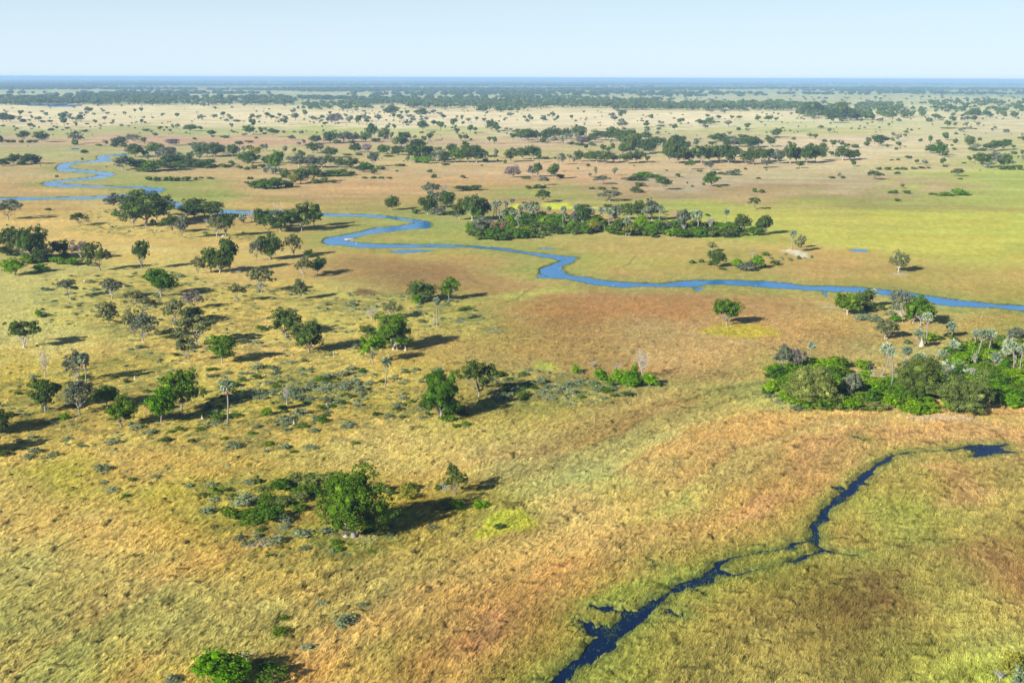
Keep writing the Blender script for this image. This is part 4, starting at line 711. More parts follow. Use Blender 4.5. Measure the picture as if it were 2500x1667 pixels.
def ordinal(n):
    if n < 20: return ONES[n]
    t, o = n // 10 * 10, n % 10
    if n >= 100: return 'hundredth'
    return TENS[t] + ('ieth' if o == 0 else 'y-' + ONES[o])

ITEMS = []
for line in PLANTS.strip().split('\n'):
    area, crop, rest = line.split('|')
    for it in rest.split(';'):
        body, _, lab = it.partition('=')
        f = body.split()
        x, y = nat(crop, float(f[0]), float(f[1])); s = CROPS[crop][2]
        hpx, wpx = float(f[2]) / s, float(f[3]) / s
        kd, tone = f[4][0], f[4][1]
        X, Y = ground_at(x, y)
        H = max(.8, height_of(x, y, hpx)); W = max(1.0, metres(x, y, wpx))
        if kd in 'ruotm': W *= 1.12 if Y > 700 else 1.04; H *= 1.08 if Y > 700 else 1.0
        if kd == 'b': W *= 1.08; H *= 1.1
        if 'islet' in area and kd in 'bs': W *= 1.25; H *= 1.1; tone = 'l' if random.random() < .35 and not lab else tone
        if kd == 'm' and 'islet' in area: W *= 1.05; H *= 1.06
        if kd == 'p' and Y > 500: H *= 1.08; W *= 1.1
        if 'plain' in area and kd in 'rou' and Y > 2000: q_ = random.uniform(.8, 1.3); W *= q_; H *= q_
        ITEMS.append(dict(kd=kd, tone=tone, X=X, Y=Y, H=H, W=W, px=x, py=y, a=hpx * wpx, area=area, lab=lab or None))

# thickets: bushes growing into one another, placed inside the outlines of the photograph
def poisson(P, n, rmin, rs, hole=None):
    x0, y0 = P.min(0); x1, y1 = P.max(0); out = []; tries = 0
    while len(out) < n and tries < n * 60:
        tries += 1
        p = np.array([rs.uniform(x0, x1), rs.uniform(y0, y1)])
        if not inside(P, p[:1], p[1:])[0]: continue
        if hole is not None and any(inside(h_, p[:1], p[1:])[0] for h_ in hole): continue
        if any((p[0] - q[0]) ** 2 + (p[1] - q[1]) ** 2 < rmin * rmin for q in out): continue
        out.append(p)
    return out
rs = np.random.RandomState(21)
TH1 = poly('X', '1137 582 1150 562 1190 560 1250 540 1290 532 1370 532 1440 546 1500 550 1560 552 1640 555 1750 558 1790 566 1850 566 1855 575 1790 583 1700 583 1620 581 1500 576 1460 570 1350 577 1290 585 1200 590')
TH2 = poly('X', '1866 940 1872 912 1900 904 1960 910 1985 896 2060 892 2072 920 2110 940 2140 937 2180 935 2230 925 2290 905 2330 860 2400 862 2540 868 2560 1000 2440 1000 2400 985 2300 1008 2230 1014 2190 1000 2160 1008 2090 1008 2060 998 2020 1008 1960 1006 1925 985 1885 960')
H2 = [poly('X', '1960 945 2050 935 2060 960 1980 975'), poly('X', '2110 930 2200 900 2250 905 2200 930 2140 945'), poly('X', '2420 905 2450 890 2450 905')]
def thick(P, n, r, area, tones, hw, hh, hole=None):
    for p in poisson(P, n, r, rs, hole):
        x, y = project(p[0], p[1]); W = rs.uniform(*hw); H = rs.uniform(*hh)
        sc = FPX / math.hypot(p[1], CAMH)
        ITEMS.append(dict(kd='b', tone=tones[rs.randint(len(tones))], X=p[0], Y=p[1], H=H, W=W, px=x, py=y, a=H * W * sc * sc * .5, area=area, lab=None))
thick(TH1, 150, 6.0, 'in the island thicket', 'ggbbgkggb', (8, 12), (2.6, 6), None)
thick(TH2, 165, 2.8, 'in the right-hand thicket', 'gbbgbbglbb', (5, 8), (1.8, 4.6), H2)
TH3 = poly('X', '2250 830 2300 838 2330 860 2420 862 2500 850 2560 870 2560 840 2440 830 2350 842 2300 826')
thick(TH3, 22, 4, 'behind the right-hand thicket', 'bgb', (4, 7), (1.5, 3))

# silvery sage shrubs dotted over the grass
SAGE = [
 ('D', '560 160 700 150 850 250 1300 290 1700 320 1600 360 1000 345 760 330 500 310', 34, 5), ('D', '300 580 1100 560 1500 640 2300 700 2352 900 2300 1568 1300 1568 300 1568 0 1480 0 1250 400 1200 800 1100 600 900 200 900', 560, 2.8),
 ('D', '1350 1180 2352 1180 2352 1568 1300 1568', 300, 1.9), ('E', '0 720 500 700 900 760 1050 900 1150 950 900 980 520 940 500 1000 200 1000 0 1100', 130, 2.5), ('E', '0 1200 600 1180 640 1500 300 1500 0 1500', 70, 3),
 ('E', '1000 1230 1400 1180 1600 1200 1750 1290 2000 1340 1900 1390 1500 1420 1100 1400 1060 1300', 210, 1.6), ('E', '650 1480 850 1470 900 1560 800 1568 690 1540', 14, 2),
 ('O', '0 1000 800 980 2352 950 2352 1050 1500 1150 600 1300 0 1330', 30, 4), ('G', '300 280 1500 200 1500 420 900 480 400 400', 16, 5), ('G', '300 -30 2287 -60 2287 120 1600 160 900 100 400 60', 34, 4),
 ('T', '60 750 1500 760 1700 900 2300 850 2300 1000 1500 1130 600 1100 200 900', 22, 3), ('T', '0 250 560 180 600 380 200 620 0 600', 14, 3), ('H', '380 600 700 620 1000 560 1000 620 700 700 400 680', 10, 3),
 ('F', '1260 830 1500 830 1480 890 1260 880', 26, 2), ('G', '1700 1150 2287 1000 2287 1568 1800 1450', 9, 5), ('R', '40 560 200 700 700 1020 1100 1050 1000 1110 500 1080 100 850', 16, 1.5),
 ('S', '150 700 600 600 700 650 400 800 150 950', 22, 1.8), ('F', '820 440 1020 470 980 500 700 480', 8, 4)]
for c, s, n, r in SAGE:
    P = poly(c, s)
    for p in poisson(P, n, r, rs):
        if fbm(p[:1] / 14, p[1:] / 14, 120, 3)[0] < .40 and n > 60 and rs.rand() < .8: continue
        x, y = project(p[0], p[1]); W = rs.uniform(.9, 3.0); W = W * (1.55 if rs.rand() < .2 else 1); H = W * rs.uniform(.3, .48)
        sc = FPX / math.hypot(p[1], CAMH)
        ITEMS.append(dict(kd='s', tone='sgsk'[min(3, int(abs(rs.normal()) * 1.6))], X=p[0], Y=p[1], H=H, W=W, px=x, py=y, a=H * W * sc * sc, area='sage', lab=None))

def in_frame(it):
    s = it['a'] ** .5
    return -s * .6 < it['px'] < 2500 + s * .6 and it['py'] - 3 * s < 1690
LIMIT = {'tree': 300, 'bush': 298, 'shrub': 298}
REST = []
for kinds in ('ruotm', 'b', 's'):
    sel = sorted([i for i in ITEMS if i['kd'] in kinds], key=lambda q: -(q['a'] + (1e5 if q['lab'] else 0)))
    lim = 300
    inn = [i for i in sel if in_frame(i)]; outn = [i for i in sel if not in_frame(i)]
    for i in outn: i['off'] = True
    for i in inn[298:]: i['drop'] = True
KEEP = [i for i in ITEMS if not i.get('drop')]
REST = [i for i in ITEMS if i.get('drop')]

# labels: one's own, or the place in its row
groups = {}
for it in KEEP:
    if it['lab'] or it['kd'] == 's': continue
    base = (TONEW[it['tone']] + ' ' + SHAPEW[it['kd']]).strip()
    if it['kd'] == 'p': base = 'fan palm'
    if it['kd'] == 'd': base = 'leafless tree'
    groups.setdefault((base, it['area']), []).append(it)
for (base, area), g in groups.items():
    g.sort(key=lambda q: q['px'])
    if len(g) == 1: g[0]['lab'] = base + ' ' + area
    elif len(g) == 2:
        g[0]['lab'] = 'left one of two ' + base + 's ' + area if False else base + ', left of two, ' + area
        g[1]['lab'] = base + ', right of two, ' + area
    else:
        for i, it in enumerate(g): it['lab'] = ordinal(i + 1) + ' ' + base + ' from the left ' + area
GRPW = {'p': 'fan palms', 'd': 'dead trees', 'b': 'bushes', 's': 'low sage shrubs'}
LAND = [(i['X'], i['Y'], i['lab']) for i in KEEP if i['lab'] and i['kd'] in 'ruotmpd' and len(i['lab'].split()) <= 9 and 'from the left' not in i['lab'] and 'of two' not in i['lab'] and i['Y'] < 760]
sg = {}
for it in KEEP:
    if it['kd'] != 's': continue
    j = min(range(len(LAND)), key=lambda q: (LAND[q][0] - it['X']) ** 2 + (LAND[q][1] - it['Y']) ** 2)
    dx = it['X'] - LAND[j][0]; dy = it['Y'] - LAND[j][1]
    w = ('right of' if dx > 0 else 'left of') if abs(dx) > abs(dy) else ('behind' if dy > 0 else 'in front of')
    sg.setdefault((w, j), []).append((math.hypot(dx, dy), it))
for (w, j), g in sg.items():
    g.sort(key=lambda q: q[0])
    ref = LAND[j][2]
    for i, (_, it) in enumerate(g):
        ww = ('nearest' if i == 0 else ordinal(i + 1) + ' nearest') + ' sage shrub ' + w + ' ' + ref
        it['lab'] = ' '.join(ww.split()[:16])
for it in KEEP:
    if it['kd'] == 'p': it['tone'] = 'f'
    g = ('trees' if it['kd'] in 'ruotm' else GRPW[it['kd']])
    if it['area'] != 'sage': g = g + ' ' + it['area']
    else: g = 'low sage shrubs dotted over the grass'
    lean = None
    if it['kd'] in 'pto': lean = (random.gauss(0, .045), random.gauss(0, .045))
    plant(it['kd'], it['tone'], it['X'], it['Y'], it['H'], it['W'], it['lab'], g, lean=lean, z=0.02)

# ------------------------------------------------------------------ the many more distant plants, as masses
def small_tree(rs, n, leaf, trunk=True, flat=False):
    g = Geo()
    lobes = []
    for q in range(7):
        a = rs.uniform(0, 6.28); r = rs.uniform(0, .30)
        zc = rs.uniform(.45, .8) if trunk else rs.uniform(.25, .6)
        lobes.append((np.array([r * math.cos(a), r * math.sin(a), zc]), np.array([.2, .2, .2 if trunk else .35]) * rs.uniform(.7, 1.2)))
    per = n // 7
    for c, r in lobes:
        d = rdir(per, -.6, rs); P = c + d * r
        P[:, 2] = np.maximum(P[:, 2], 0); g.leaves(P, d + rs.normal(size=d.shape) * .4, leaf, .85, rs)
        g.blob(c, r * .8, rs)
    if trunk: g.tube([(0, 0, -.02), (0, 0, .5)], [.03, .02], 4)
    return np.concatenate(g.v), np.concatenate(g.q), (np.concatenate(g.t) if g.t else np.zeros((0, 3), int))
def mass(name, items, tpl, tone, label=None, n_t=5):
    """items: rows of x, y, width, height"""
    Vs = []; Qs = []; Ts = []; off = 0
    for k, (x, y, w, h) in enumerate(items):
        V, Q, T = tpl[k % len(tpl)]; a = (k * 2.399) % 6.283
        ca, sa = math.cos(a), math.sin(a)
        Vn = np.empty_like(V)
        Vn[:, 0] = (V[:, 0] * ca - V[:, 1] * sa) * w + x; Vn[:, 1] = (V[:, 0] * sa + V[:, 1] * ca) * w + y; Vn[:, 2] = V[:, 2] * h
        Vs.append(Vn); Qs.append(Q + off); Ts.append(T + off); off += len(V)
    me = mesh_np(name + '_mesh', np.concatenate(Vs), [np.concatenate(Qs), np.concatenate(Ts)], MAT[tone])
    o = link(name, me); tag(o, label, None, None, 'stuff')
    return o
rt = np.random.RandomState(3)
T_MID = [small_tree(rt, 200, .13) for _ in range(6)]; B_MID = [small_tree(rt, 120, .18, False) for _ in range(4)]
T_FAR = [small_tree(rt, 42, .30) for _ in range(6)]; B_FAR = [small_tree(rt, 28, .34, False) for _ in range(4)]
T_VF = []
for _ in range(4):
    g = Geo(); g.blob((0, 0, .5), (.5, .5, .5), rt); d = rdir(14, -.2, rt); g.leaves(np.array([0, 0, .5]) + d * .5, d, .5, .9, rt)
    T_VF.append((np.concatenate(g.v), np.concatenate(g.q), np.concatenate(g.t)))

rest_t = {}
for it in REST:
    key = ('t' if it['kd'] in 'ruotm' else it['kd'])
    rest_t.setdefault(key, []).append(it)
def rows(l): return [(i['X'], i['Y'], i['W'], i['H']) for i in l]
FARI = {'dk': [], 'gy': [], 'bu': []}
for it in rest_t.get('t', []):
    FARI['gy' if it['tone'] in 'yvo' else 'dk'].append((it['X'], it['Y'], it['W'], it['H']))
mass('distant_trees', FARI['dk'], T_MID, 'k'); mass('distant_trees', FARI['gy'], T_MID, 'y') if FARI['gy'] else None
if rest_t.get('b'): mass('distant_bushes', rows(rest_t['b']), B_MID, 'k')
if rest_t.get('s'): mass('low_shrubs', rows(rest_t['s']), B_MID, 's')

def band(x0, x1, y0, y1, n, h, tpl, wf=1.25, thr=0, sc=(900, 250)):
    out = []
    t = 0
    while len(out) < n and t < n * 12:
        t += 1
        x = rt.uniform(x0, x1); y = rt.uniform(y0, y1)
        X, Y = ground_at(x, y)
        if thr and fbm(np.array([X / sc[0]]), np.array([Y / sc[1]]), 140, 3)[0] < thr: continue
        hh = rt.uniform(*h) * 1.22; out.append((X, Y, hh * rt.uniform(.8, 1.6) * wf, hh))
    return out
FW_ = []
for a in [(0, 415, 246, 257, 330, (11, 17)), (-30, 60, 240, 256, 60, (11, 16)), (390, 720, 244, 258, 170, (9, 16)), (250, 420, 234, 246, 90, (13, 19)), (600, 720, 236, 248, 40, (10, 14)), (850, 1140, 247, 257, 210, (11, 16)), (990, 1130, 252, 266, 110, (12, 17)),
          (740, 900, 254, 270, 100, (8, 13)), (1150, 1600, 250, 265, 330, (12, 17)), (1160, 1280, 262, 275, 50, (9, 14)), (1500, 1700, 258, 270, 170, (12, 16)), (1700, 1960, 256, 272, 190, (11, 17)), (1950, 2060, 262, 290, 90, (12, 18)), (2050, 2130, 275, 296, 50, (10, 15)),
          (2090, 2200, 256, 272, 60, (9, 14)), (2130, 2260, 268, 290, 40, (8, 13)), (2270, 2500, 248, 262, 70, (9, 14)), (2280, 2500, 262, 290, 60, (8, 12)), (1120, 1190, 249, 262, 50, (12, 16)), (1220, 1300, 237, 244, 60, (12, 17)), (1340, 1420, 238, 244, 40, (10, 14)), (1300, 1650, 243, 250, 60, (9, 13))]:
    FW_ += band(*a, T_FAR)
mass('distant_woodland', FW_, T_FAR, 'k')
mass('scattered_distant_trees', band(-20, 2520, 256, 300, 260, (3, 10), T_FAR, 1.25, .5, (260, 160)) + band(-20, 2520, 300, 345, 60, (3, 7), T_FAR, 1.25, .5, (160, 90)) + band(-20, 2520, 238, 262, 300, (5, 13), T_FAR, 1.3, .5, (420, 240)) , T_FAR, 'y')
mass('distant_bushes', band(-20, 2520, 262, 330, 460, (1.0, 3.2), B_FAR, 1.6, .48, (200, 120)) + band(-20, 2520, 300, 420, 120, (.8, 1.8), B_FAR, 1.5), B_FAR, 'k')
vf = []
for y0, y1, n, thr in [(197.5, 200, 2600, .0), (200, 205, 3400, .42), (205, 213, 3000, .50), (213, 222, 2600, .51), (222, 232, 900, .535), (232, 246, 350, .55)]:
    vf += band(-60, 2560, y0, y1, n, (8, 15), T_VF, 1.6 if y0 > 205 else 2.4, thr, (2600, 1300) if y0 < 222 else (900, 500))
mass('horizon_woodland', vf, T_VF, 'k')

# ------------------------------------------------------------------ small things: termite mounds, dead wood, birds
def mound(name, label, c, x, y, h, w, twin=False):
    nx, ny = nat(c, x, y); s = CROPS[c][2]; X, Y = ground_at(nx, ny); H = height_of(nx, ny, h / s); W = metres(nx, ny, w / s)
    g = Geo(); r_ = np.random.RandomState(int(x + y))
    def spire(cx, cy, hh, rad):
        n = 9; sd = 10; V = []
        for i in range(n):
            t = i / (n - 1); r = rad * ((1 - t) ** 1.5 * .92 + .09 * (1 - t) + .015)
            for j in range(sd):
                a = j * 2 * math.pi / sd; rr = r * r_.uniform(.82, 1.18)
                V.append((cx + rr * math.cos(a) + .06 * hh * math.sin(t * 4), cy + rr * math.sin(a), hh * t - .05))
        Q = [(i * sd + j, i * sd + (j + 1) % sd, (i + 1) * sd + (j + 1) % sd, (i + 1) * sd + j) for i in range(n - 1) for j in range(sd)]
        V.append((cx + .06 * hh * math.sin(4), cy, hh)); T = [((n - 1) * sd + j, (n - 1) * sd + (j + 1) % sd, len(V) - 1) for j in range(sd)]
        g.add(V, Q, T)
    spire(0, 0, H, W / 2); spire(W * .28, -W * .1, H * .45, W * .28)
    if twin: spire(-W * .3, W * .1, H * .6, W * .25)
    o = link(name, g.mesh('mound_mesh', MAT['clay'], True), None, (X, Y, 0)); tag(o, label, 'termite mound', 'termite mounds on the savanna')
for lab, *a in [
    ('biggest white cone-shaped termite mound among the sage shrubs', 'D', 2085, 1432, 42, 50), ('slim white termite mound at the lower right of the savanna', 'D', 1875, 1542, 46, 32),
    ('jagged white termite mound in front of the tall lone palm', 'D', 1290, 1505, 38, 38), ('white termite mound beside a black bush in shade', 'D', 860, 1248, 32, 30),
    ('tiny pale termite mound above the sage shrubs', 'D', 1690, 1227, 22, 32), ('small pale termite mound on the upper left savanna', 'D', 540, 622, 22, 26),
    ('pale termite mound under the broad dark tree by the left edge', 'D', 155, 1047, 24, 34), ('pale termite mound at the foot of the riverbank grove', 'D', 990, 302, 16, 20),
    ('pale termite mound under two leafy trees beside the meander groves', 'D', 1425, 335, 20, 46), ('white spire termite mound against the bright bush by the creeper tree', 'E', 2045, 1258, 52, 34),
    ('reddish termite mound in the shade of the massive crown', 'E', 495, 1065, 42, 24), ('low pale termite mound in the sage shrub patch', 'E', 1565, 1350, 12, 34),
    ('pale earth mound at the foot of the lone round tree', 'F', 480, 908, 12, 46), ('tall white termite tower between the front palms', 'S', 515, 505, 150, 90),
    ('pale termite mound under the huge dark green tree', 'T', 1770, 850, 90, 90), ('low slumped pale mound left of the huge tree trunk', 'T', 1620, 860, 50, 190),
    ('white termite mound in the shade under the massive dark crown', 'S', 460, 1200, 60, 80), ('orange-brown mound at the foot of the wind-bent tree', 'H', 765, 412, 20, 30)]:
    mound('termite_mound', lab, *a)

def deadwood(name, label, cat, c, x, y, h, w, n, thick=.12, flat=.25, mat='deadwood', group=None):
    nx, ny = nat(c, x, y); s = CROPS[c][2]; X, Y = ground_at(nx, ny); W = metres(nx, ny, w / s); H = height_of(nx, ny, h / s)
    r_ = np.random.RandomState(int(x * 3 + y)); g = Geo()
    g.tube([(-W * .5, 0, .1), (-W * .1, .1 * W, H * .35), (W * .35, 0, H * .3)], [thick * 1.6, thick * 1.3, thick], 6)
    for i in range(n):
        a = np.array([r_.uniform(-.45, .3) * W, r_.normal() * W * .06, r_.uniform(.1, .4) * H])
        b = a + np.array([r_.normal() * .25 * W, r_.normal() * .16 * W, r_.uniform(.1, .7) * H]); b[2] = max(b[2], .05)
        limb(g, r_, a, b, thick * .6, thick * .15, .3, 4)
    o = link(name, g.mesh('deadwood_mesh', MAT[mat], True), None, (X, Y, .05)); tag(o, label, cat, group)
deadwood('fallen_tree', 'fallen pale branches under the leaning dark trees', 'fallen tree', 'D', 1500, 568, 30, 100, 9, .14, mat='palebark')
deadwood('fallen_tree', 'long grey fallen log at the left tip of the river spit', 'fallen tree', 'F', 1110, 792, 18, 110, 7, .14)
deadwood('fallen_tree', 'broken grey branches lying in mid plain scrub', 'fallen tree', 'E', 1070, 945, 28, 90, 14, .08)
deadwood('brushwood_pile', 'tangled heap of grey brushwood left of the huge tree', 'brushwood', 'T', 600, 975, 95, 270, 42, .07)
deadwood('fallen_branch', 'pale fallen branch behind the forked pale trunk tree', 'branch', 'O', 850, 830, 50, 90, 8, .08)
deadwood('fallen_branch', 'pale branch lying left of the ragged grey-green tree', 'branch', 'O', 640, 295, 40, 110, 4, .08, mat='palebark')
deadwood('fallen_branch', 'whitish branch at the left edge of the savanna', 'branch', 'O', 10, 215, 40, 80, 5, .08, mat='palebark')
deadwood('fallen_branch', 'small pale branch alone in the open lower left grass', 'branch', 'G', 320, 1058, 10, 40, 4, .06, mat='palebark')
deadwood('fallen_branch', 'grey dead branches beside the wind-bent little tree', 'branch', 'H', 735, 380, 50, 80, 8, .09)
deadwood('fallen_branch', 'dead limbs sticking out of the thicket\'s right side', 'branch', 'S', 1400, 1060, 90, 150, 5, .12, mat='palebark')
deadwood('fallen_branch', 'brushy dead branches in the upper middle sage scrub', 'branch', 'E', 860, 885, 26, 70, 12, .06)
deadwood('fallen_branch', 'pale bent branch leaning left in the thicket gap', 'branch', 'R', 1890, 420, 150, 190, 3, .12, mat='palebark')
def post(label, c, x, y, h, mat='deadwood'):
    nx, ny = nat(c, x, y); s = CROPS[c][2]; X, Y = ground_at(nx, ny); H = height_of(nx, ny, h / s)
    g = Geo(); g.tube([(0, 0, -.1), (.04, 0, H * .5), (-.02, .05, H * .9), (0.05, .05, H)], [.17, .13, .12, .04], 7); limb(g, np.random.RandomState(1), (0, 0, H * .6), (.3, .1, H * .8), .07, .02, .2, 4)
    o = link('tree_stump', g.mesh('stump_mesh', MAT[mat], True), None, (X, Y, 0)); tag(o, label, 'stump')
post('dark standing stump left of the twin dark trees', 'D', 1700, 892, 40)
post('thin white stump below the twin dark trees', 'D', 1803, 1070, 32, 'palebark')
post('thin dead pole right of the white stump', 'D', 2130, 1110, 45, 'palebark')
post('bare grey pole left of the thin palm', 'E', 675, 900, 80)
post('bare leaning pole beside the thin palm', 'E', 695, 918, 60)
def bird(label, c, x, y, s_=.5, z=0):
    s_ *= .42
    nx, ny = nat(c, x, y); X, Y = ground_at(nx, ny); g = Geo()
    g.tube([(-.32, 0, .52), (-.2, 0, .58), (0, 0, .62), (.15, 0, .66), (.22, 0, .78), (.2, 0, .95), (.28, 0, 1.02), (.42, 0, 1.0)], [.01, .09, .15, .11, .05, .035, .05, .008], 7)
    for q in (-.05, .05): g.tube([(0.02, q, .0), (0, q, .5)], [.015, .015], 4)
    o = link('egret', g.mesh('egret_mesh', MAT['bird'], True), None, (X, Y, z)); o.scale = (s_ * 1.6,) * 3; tag(o, label, 'bird', 'white water birds')
bird('white egret at the tip of the pale sandbar', 'E', 181, 378, .9)
bird('white egret standing on the river edge right of centre', 'F', 640, 650, .9)
bird('white egret on the water in the river bend', 'E', 1482, 541, .8)
bird('white egret on the bank below the long river reach', 'E', 1820, 650, .8)
bird('big white bird perched at the corner of the thicket', 'R', 390, 385, 1.0, 3.0)
# sandbar in the bend
P = poly('E', '104 346 130 346 170 345 168 349 130 360 112 358'); g = Geo()
cc = P.mean(0); n_ = len(P); V = [(cc[0], cc[1], .28)] + [(p[0], p[1], .03) for p in P]
g.add(V, T=[(0, 1 + i, 1 + (i + 1) % n_) for i in range(n_)])
MAT['sand'] = rough_mat('pale_sand', (.62, .56, .45), (.5, .43, .33), .8)
o = link('sandbar', g.mesh('sandbar_mesh', MAT['sand'])); tag(o, kind='structure')

# ------------------------------------------------------------------ ground and water
GROUND_GAIN = .80
GD = build_ground()
def water_mat(name, base, rough, bump, scale, spec=.5):
    m, nt, out = new_mat(name)
    p = N(nt, 'ShaderNodeBsdfPrincipled'); p.inputs['Base Color'].default_value = (*base, 1); p.inputs['Roughness'].default_value = rough; p.inputs['IOR'].default_value = 1.333; p.inputs['Specular IOR Level'].default_value = spec
    g0 = N(nt, 'ShaderNodeNewGeometry'); nb = N(nt, 'ShaderNodeTexNoise'); nb.inputs['Scale'].default_value = .05; nb.inputs['Detail'].default_value = 4; L(nt, g0.outputs['Position'], nb.inputs['Vector'])
    L(nt, mathn(nt, 'MULTIPLY_ADD', nb.outputs['Fac'], rough * 2.4, -rough * .2), p.inputs['Roughness'])
    geo = N(nt, 'ShaderNodeNewGeometry'); n1 = N(nt, 'ShaderNodeTexNoise'); n1.inputs['Scale'].default_value = scale; n1.inputs['Detail'].default_value = 3
    L(nt, geo.outputs['Position'], n1.inputs['Vector']); b = N(nt, 'ShaderNodeBump'); b.inputs['Strength'].default_value = bump; b.inputs['Distance'].default_value = .1
    L(nt, n1.outputs['Fac'], b.inputs['Height']); L(nt, b.outputs[0], p.inputs['Normal']); L(nt, p.outputs[0], out.inputs[0])
    return m
WM = water_mat('river_water', (.006, .165, .40), .14, .5, 2.2); WC = water_mat('creek_water', (.003, .013, .045), .05, .25, 3.0, .22)
def sheet(name, x0, y0, x1, y1, mat):
    me = mesh_np(name + '_mesh', [(x0, y0, 0), (x1, y0, 0), (x1, y1, 0), (x0, y1, 0)], np.array([[0, 1, 2, 3]]), mat)
    o = link(name, me); tag(o, kind='structure')
bb = np.concatenate([UPPER, MAIN] + POOLS[NCREEK:-2] + [POOLS[-1]]); sheet('river', bb[:, 0].min() - 20, 345, bb[:, 0].max() + 20, bb[:, 1].max() + 20, WM)
sheet('creek', CREEK[:, 0].min() - 10, 140, CREEK[:, 0].max() + 15, 344, WC)
lg = POOLS[-2]; sheet('lagoon', lg[:, 0].min() - 60, lg[:, 1].min() - 60, lg[:, 0].max() + 60, lg[:, 1].max() + 60, WM)

# ------------------------------------------------------------------ standing grass near the camera
def build_grass():
    r = np.random.RandomState(77); n = 205000
    v = r.uniform(.205, .63, n * 2); d = CAMH / v
    keep = r.rand(n * 2) < np.clip((.63 / v) ** 1.0, 0, 3) / 3; d = d[keep][:n]
    X = r.uniform(-.58, .58, len(d)) * d; Y = d
    th, dd = GD['th'], GD['d']
    sl = CAMH / dd
    ri = np.clip(np.searchsorted(-sl, -(CAMH / Y)), 0, len(dd) - 1); ci = np.clip(np.searchsorted(th, X / Y), 0, len(th) - 1)
    k = ri * len(th) + ci
    wv = GD['water'][k]; ok = (wv > .15) | ((wv > -2.4) & (fbm(X / 1.8, Y / 1.8, 171, 2) > .53) & (r.rand(len(wv)) < .75)); X, Y, k = X[ok], Y[ok], k[ok]
    dens = fbm(X / 8, Y / 8, 150, 3); ok = r.rand(len(X)) < sstep(.25, .6, dens) * .8 + .2
    X, Y, k = X[ok], Y[ok], k[ok]; n = len(X)
    col = GD['col'][k].copy(); h0 = GD['h'][k].copy(); inw = GD['water'][k] < .15
    col[inw] = s2l((70, 90, 45)) * r.uniform(.6, 1.3, inw.sum())[:, None]; h0 = np.maximum(h0, -.05)
    nb = 5; ang = math.radians(62)
    bl = n * nb
    bx = np.repeat(X, nb) + r.normal(size=bl) * .16; by = np.repeat(Y, nb) + r.normal(size=bl) * .16; bz = np.repeat(h0, nb) - .08
    Hh = r.uniform(.16, .42, bl) * np.repeat(r.uniform(.7, 1.35, n), nb)
    la = ang + r.normal(size=bl) * .35; ln = r.uniform(.6, 1.7, bl) * Hh * 1.2
    tx = bx + np.cos(la) * ln; ty = by + np.sin(la) * ln
    wa = r.uniform(0, 6.28, bl); w = r.uniform(.035, .085, bl)
    V = np.empty((bl, 3, 3), np.float32)
    V[:, 0] = np.stack([bx - np.cos(wa) * w, by - np.sin(wa) * w, bz], 1); V[:, 1] = np.stack([bx + np.cos(wa) * w, by + np.sin(wa) * w, bz], 1); V[:, 2] = np.stack([tx, ty, bz + Hh], 1)
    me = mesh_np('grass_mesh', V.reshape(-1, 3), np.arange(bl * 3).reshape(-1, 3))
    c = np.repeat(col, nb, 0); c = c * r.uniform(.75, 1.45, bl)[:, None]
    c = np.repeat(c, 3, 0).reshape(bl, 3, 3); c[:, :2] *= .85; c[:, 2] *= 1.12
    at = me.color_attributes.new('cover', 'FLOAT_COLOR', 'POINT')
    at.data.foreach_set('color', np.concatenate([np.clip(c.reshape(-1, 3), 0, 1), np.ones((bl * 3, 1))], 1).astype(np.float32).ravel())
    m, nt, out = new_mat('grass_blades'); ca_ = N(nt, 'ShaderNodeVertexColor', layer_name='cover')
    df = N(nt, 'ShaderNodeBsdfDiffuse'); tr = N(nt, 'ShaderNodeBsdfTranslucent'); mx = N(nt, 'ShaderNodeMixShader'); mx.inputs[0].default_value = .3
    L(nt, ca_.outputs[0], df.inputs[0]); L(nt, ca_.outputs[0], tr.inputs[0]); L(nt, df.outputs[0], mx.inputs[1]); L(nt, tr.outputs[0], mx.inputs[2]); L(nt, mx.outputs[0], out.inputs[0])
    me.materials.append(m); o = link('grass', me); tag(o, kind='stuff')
build_grass()

# ------------------------------------------------------------------ air
bpy.ops.mesh.primitive_cube_add(size=2); hz = bpy.context.object; hz.name = 'haze'
zb, zt = -1.6, 96.0
hz.scale = (72000, 40000, (zt - zb) / 2); hz.location = (0, 32000, (zt + zb) / 2)
tag(hz, kind='stuff')
m, nt, out = new_mat('haze_air'); pv = N(nt, 'ShaderNodeVolumePrincipled')
pv.inputs['Color'].default_value = HAZE_C; pv.inputs['Density'].default_value = HAZE_D; pv.inputs['Anisotropy'].default_value = 0.0
L(nt, pv.outputs[0], out.inputs['Volume']); hz.data.materials.append(m)

# ------------------------------------------------------------------ light
EL = math.radians(24.5); AZ = math.radians(46.5)            # shadows fall to the right and away
sd = np.array([-math.cos(AZ) * math.cos(EL), -math.sin(AZ) * math.cos(EL), math.sin(EL)])
w = bpy.data.worlds.new('World'); SC.world = w; w.use_nodes = True; nt = w.node_tree
bg = nt.nodes.get('Background') or N(nt, 'ShaderNodeBackground')
sky = N(nt, 'ShaderNodeTexSky', sky_type='NISHITA'); sky.sun_disc = False; sky.sun_elevation = EL
sky.sun_rotation = math.atan2(sd[0], sd[1]); sky.altitude = 900; sky.air_density = SKY_AIR; sky.dust_density = SKY_DUST; sky.ozone_density = SKY_O3
L(nt, sky.outputs[0], bg.inputs[0]); bg.inputs[1].default_value = SKY_STR
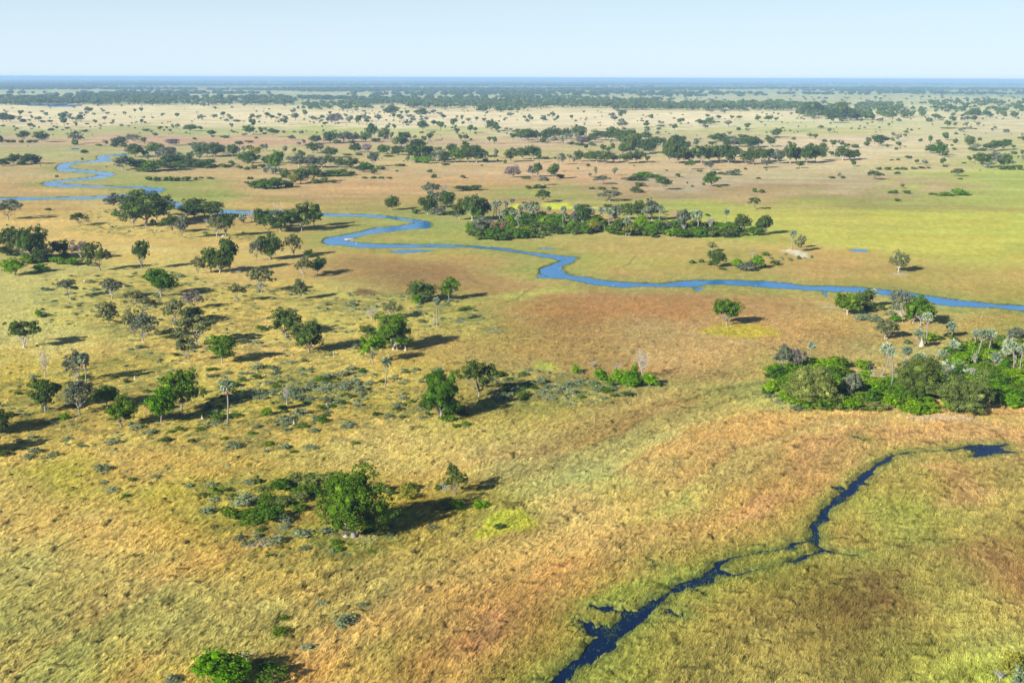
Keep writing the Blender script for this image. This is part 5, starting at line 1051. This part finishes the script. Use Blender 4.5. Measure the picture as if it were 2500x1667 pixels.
# pale haze of the low sky: strong at the horizon, gone by about twenty degrees up
tcw = N(nt, 'ShaderNodeTexCoord'); sx = N(nt, 'ShaderNodeSeparateXYZ'); L(nt, tcw.outputs['Generated'], sx.inputs[0])
mr = N(nt, 'ShaderNodeMapRange', interpolation_type='SMOOTHSTEP'); mr.inputs['From Min'].default_value = -.02; mr.inputs['From Max'].default_value = .24
mr.inputs['To Min'].default_value = .92; mr.inputs['To Max'].default_value = 0; L(nt, sx.outputs['Z'], mr.inputs['Value'])
bg2 = N(nt, 'ShaderNodeBackground'); bg2.inputs[0].default_value = LOWSKY; bg2.inputs[1].default_value = 1.0
ms = N(nt, 'ShaderNodeMixShader'); L(nt, mr.outputs[0], ms.inputs[0]); L(nt, bg.outputs[0], ms.inputs[1]); L(nt, bg2.outputs[0], ms.inputs[2])
wo = [n for n in nt.nodes if n.type == 'OUTPUT_WORLD'][0]; L(nt, ms.outputs[0], wo.inputs['Surface'])
sun = bpy.data.lights.new('sun', 'SUN'); sun.energy = SUN_STR; sun.angle = math.radians(.55); sun.color = (1, .965, .90)
so = bpy.data.objects.new('sun', sun); C.objects.link(so); so.location = (-200, -200, 400)
from mathutils import Vector, Matrix
so.rotation_euler = Vector((-sd[0], -sd[1], -sd[2])).to_track_quat('-Z', 'Y').to_euler()

cam = bpy.data.cameras.new('camera'); co = bpy.data.objects.new('camera', cam); C.objects.link(co)
cam.sensor_width = 36; cam.lens = FPX * 36 / 2500; cam.clip_end = 200000; cam.clip_start = 1
M = Matrix(((RT[0], UP[0], -FW[0], 0), (RT[1], UP[1], -FW[1], 0), (RT[2], UP[2], -FW[2], CAMH), (0, 0, 0, 1)))
co.matrix_world = M; SC.camera = co
SC.view_settings.view_transform = 'Standard'; SC.view_settings.look = 'None'; SC.view_settings.gamma = 1; SC.view_settings.exposure = EXPO
SC.view_settings.use_curve_mapping = False
cy = SC.cycles; cy.max_bounces = 6; cy.diffuse_bounces = 3; cy.glossy_bounces = 2; cy.transmission_bounces = 3; cy.volume_bounces = 1; cy.transparent_max_bounces = 4
cy.use_denoising = DENOISE
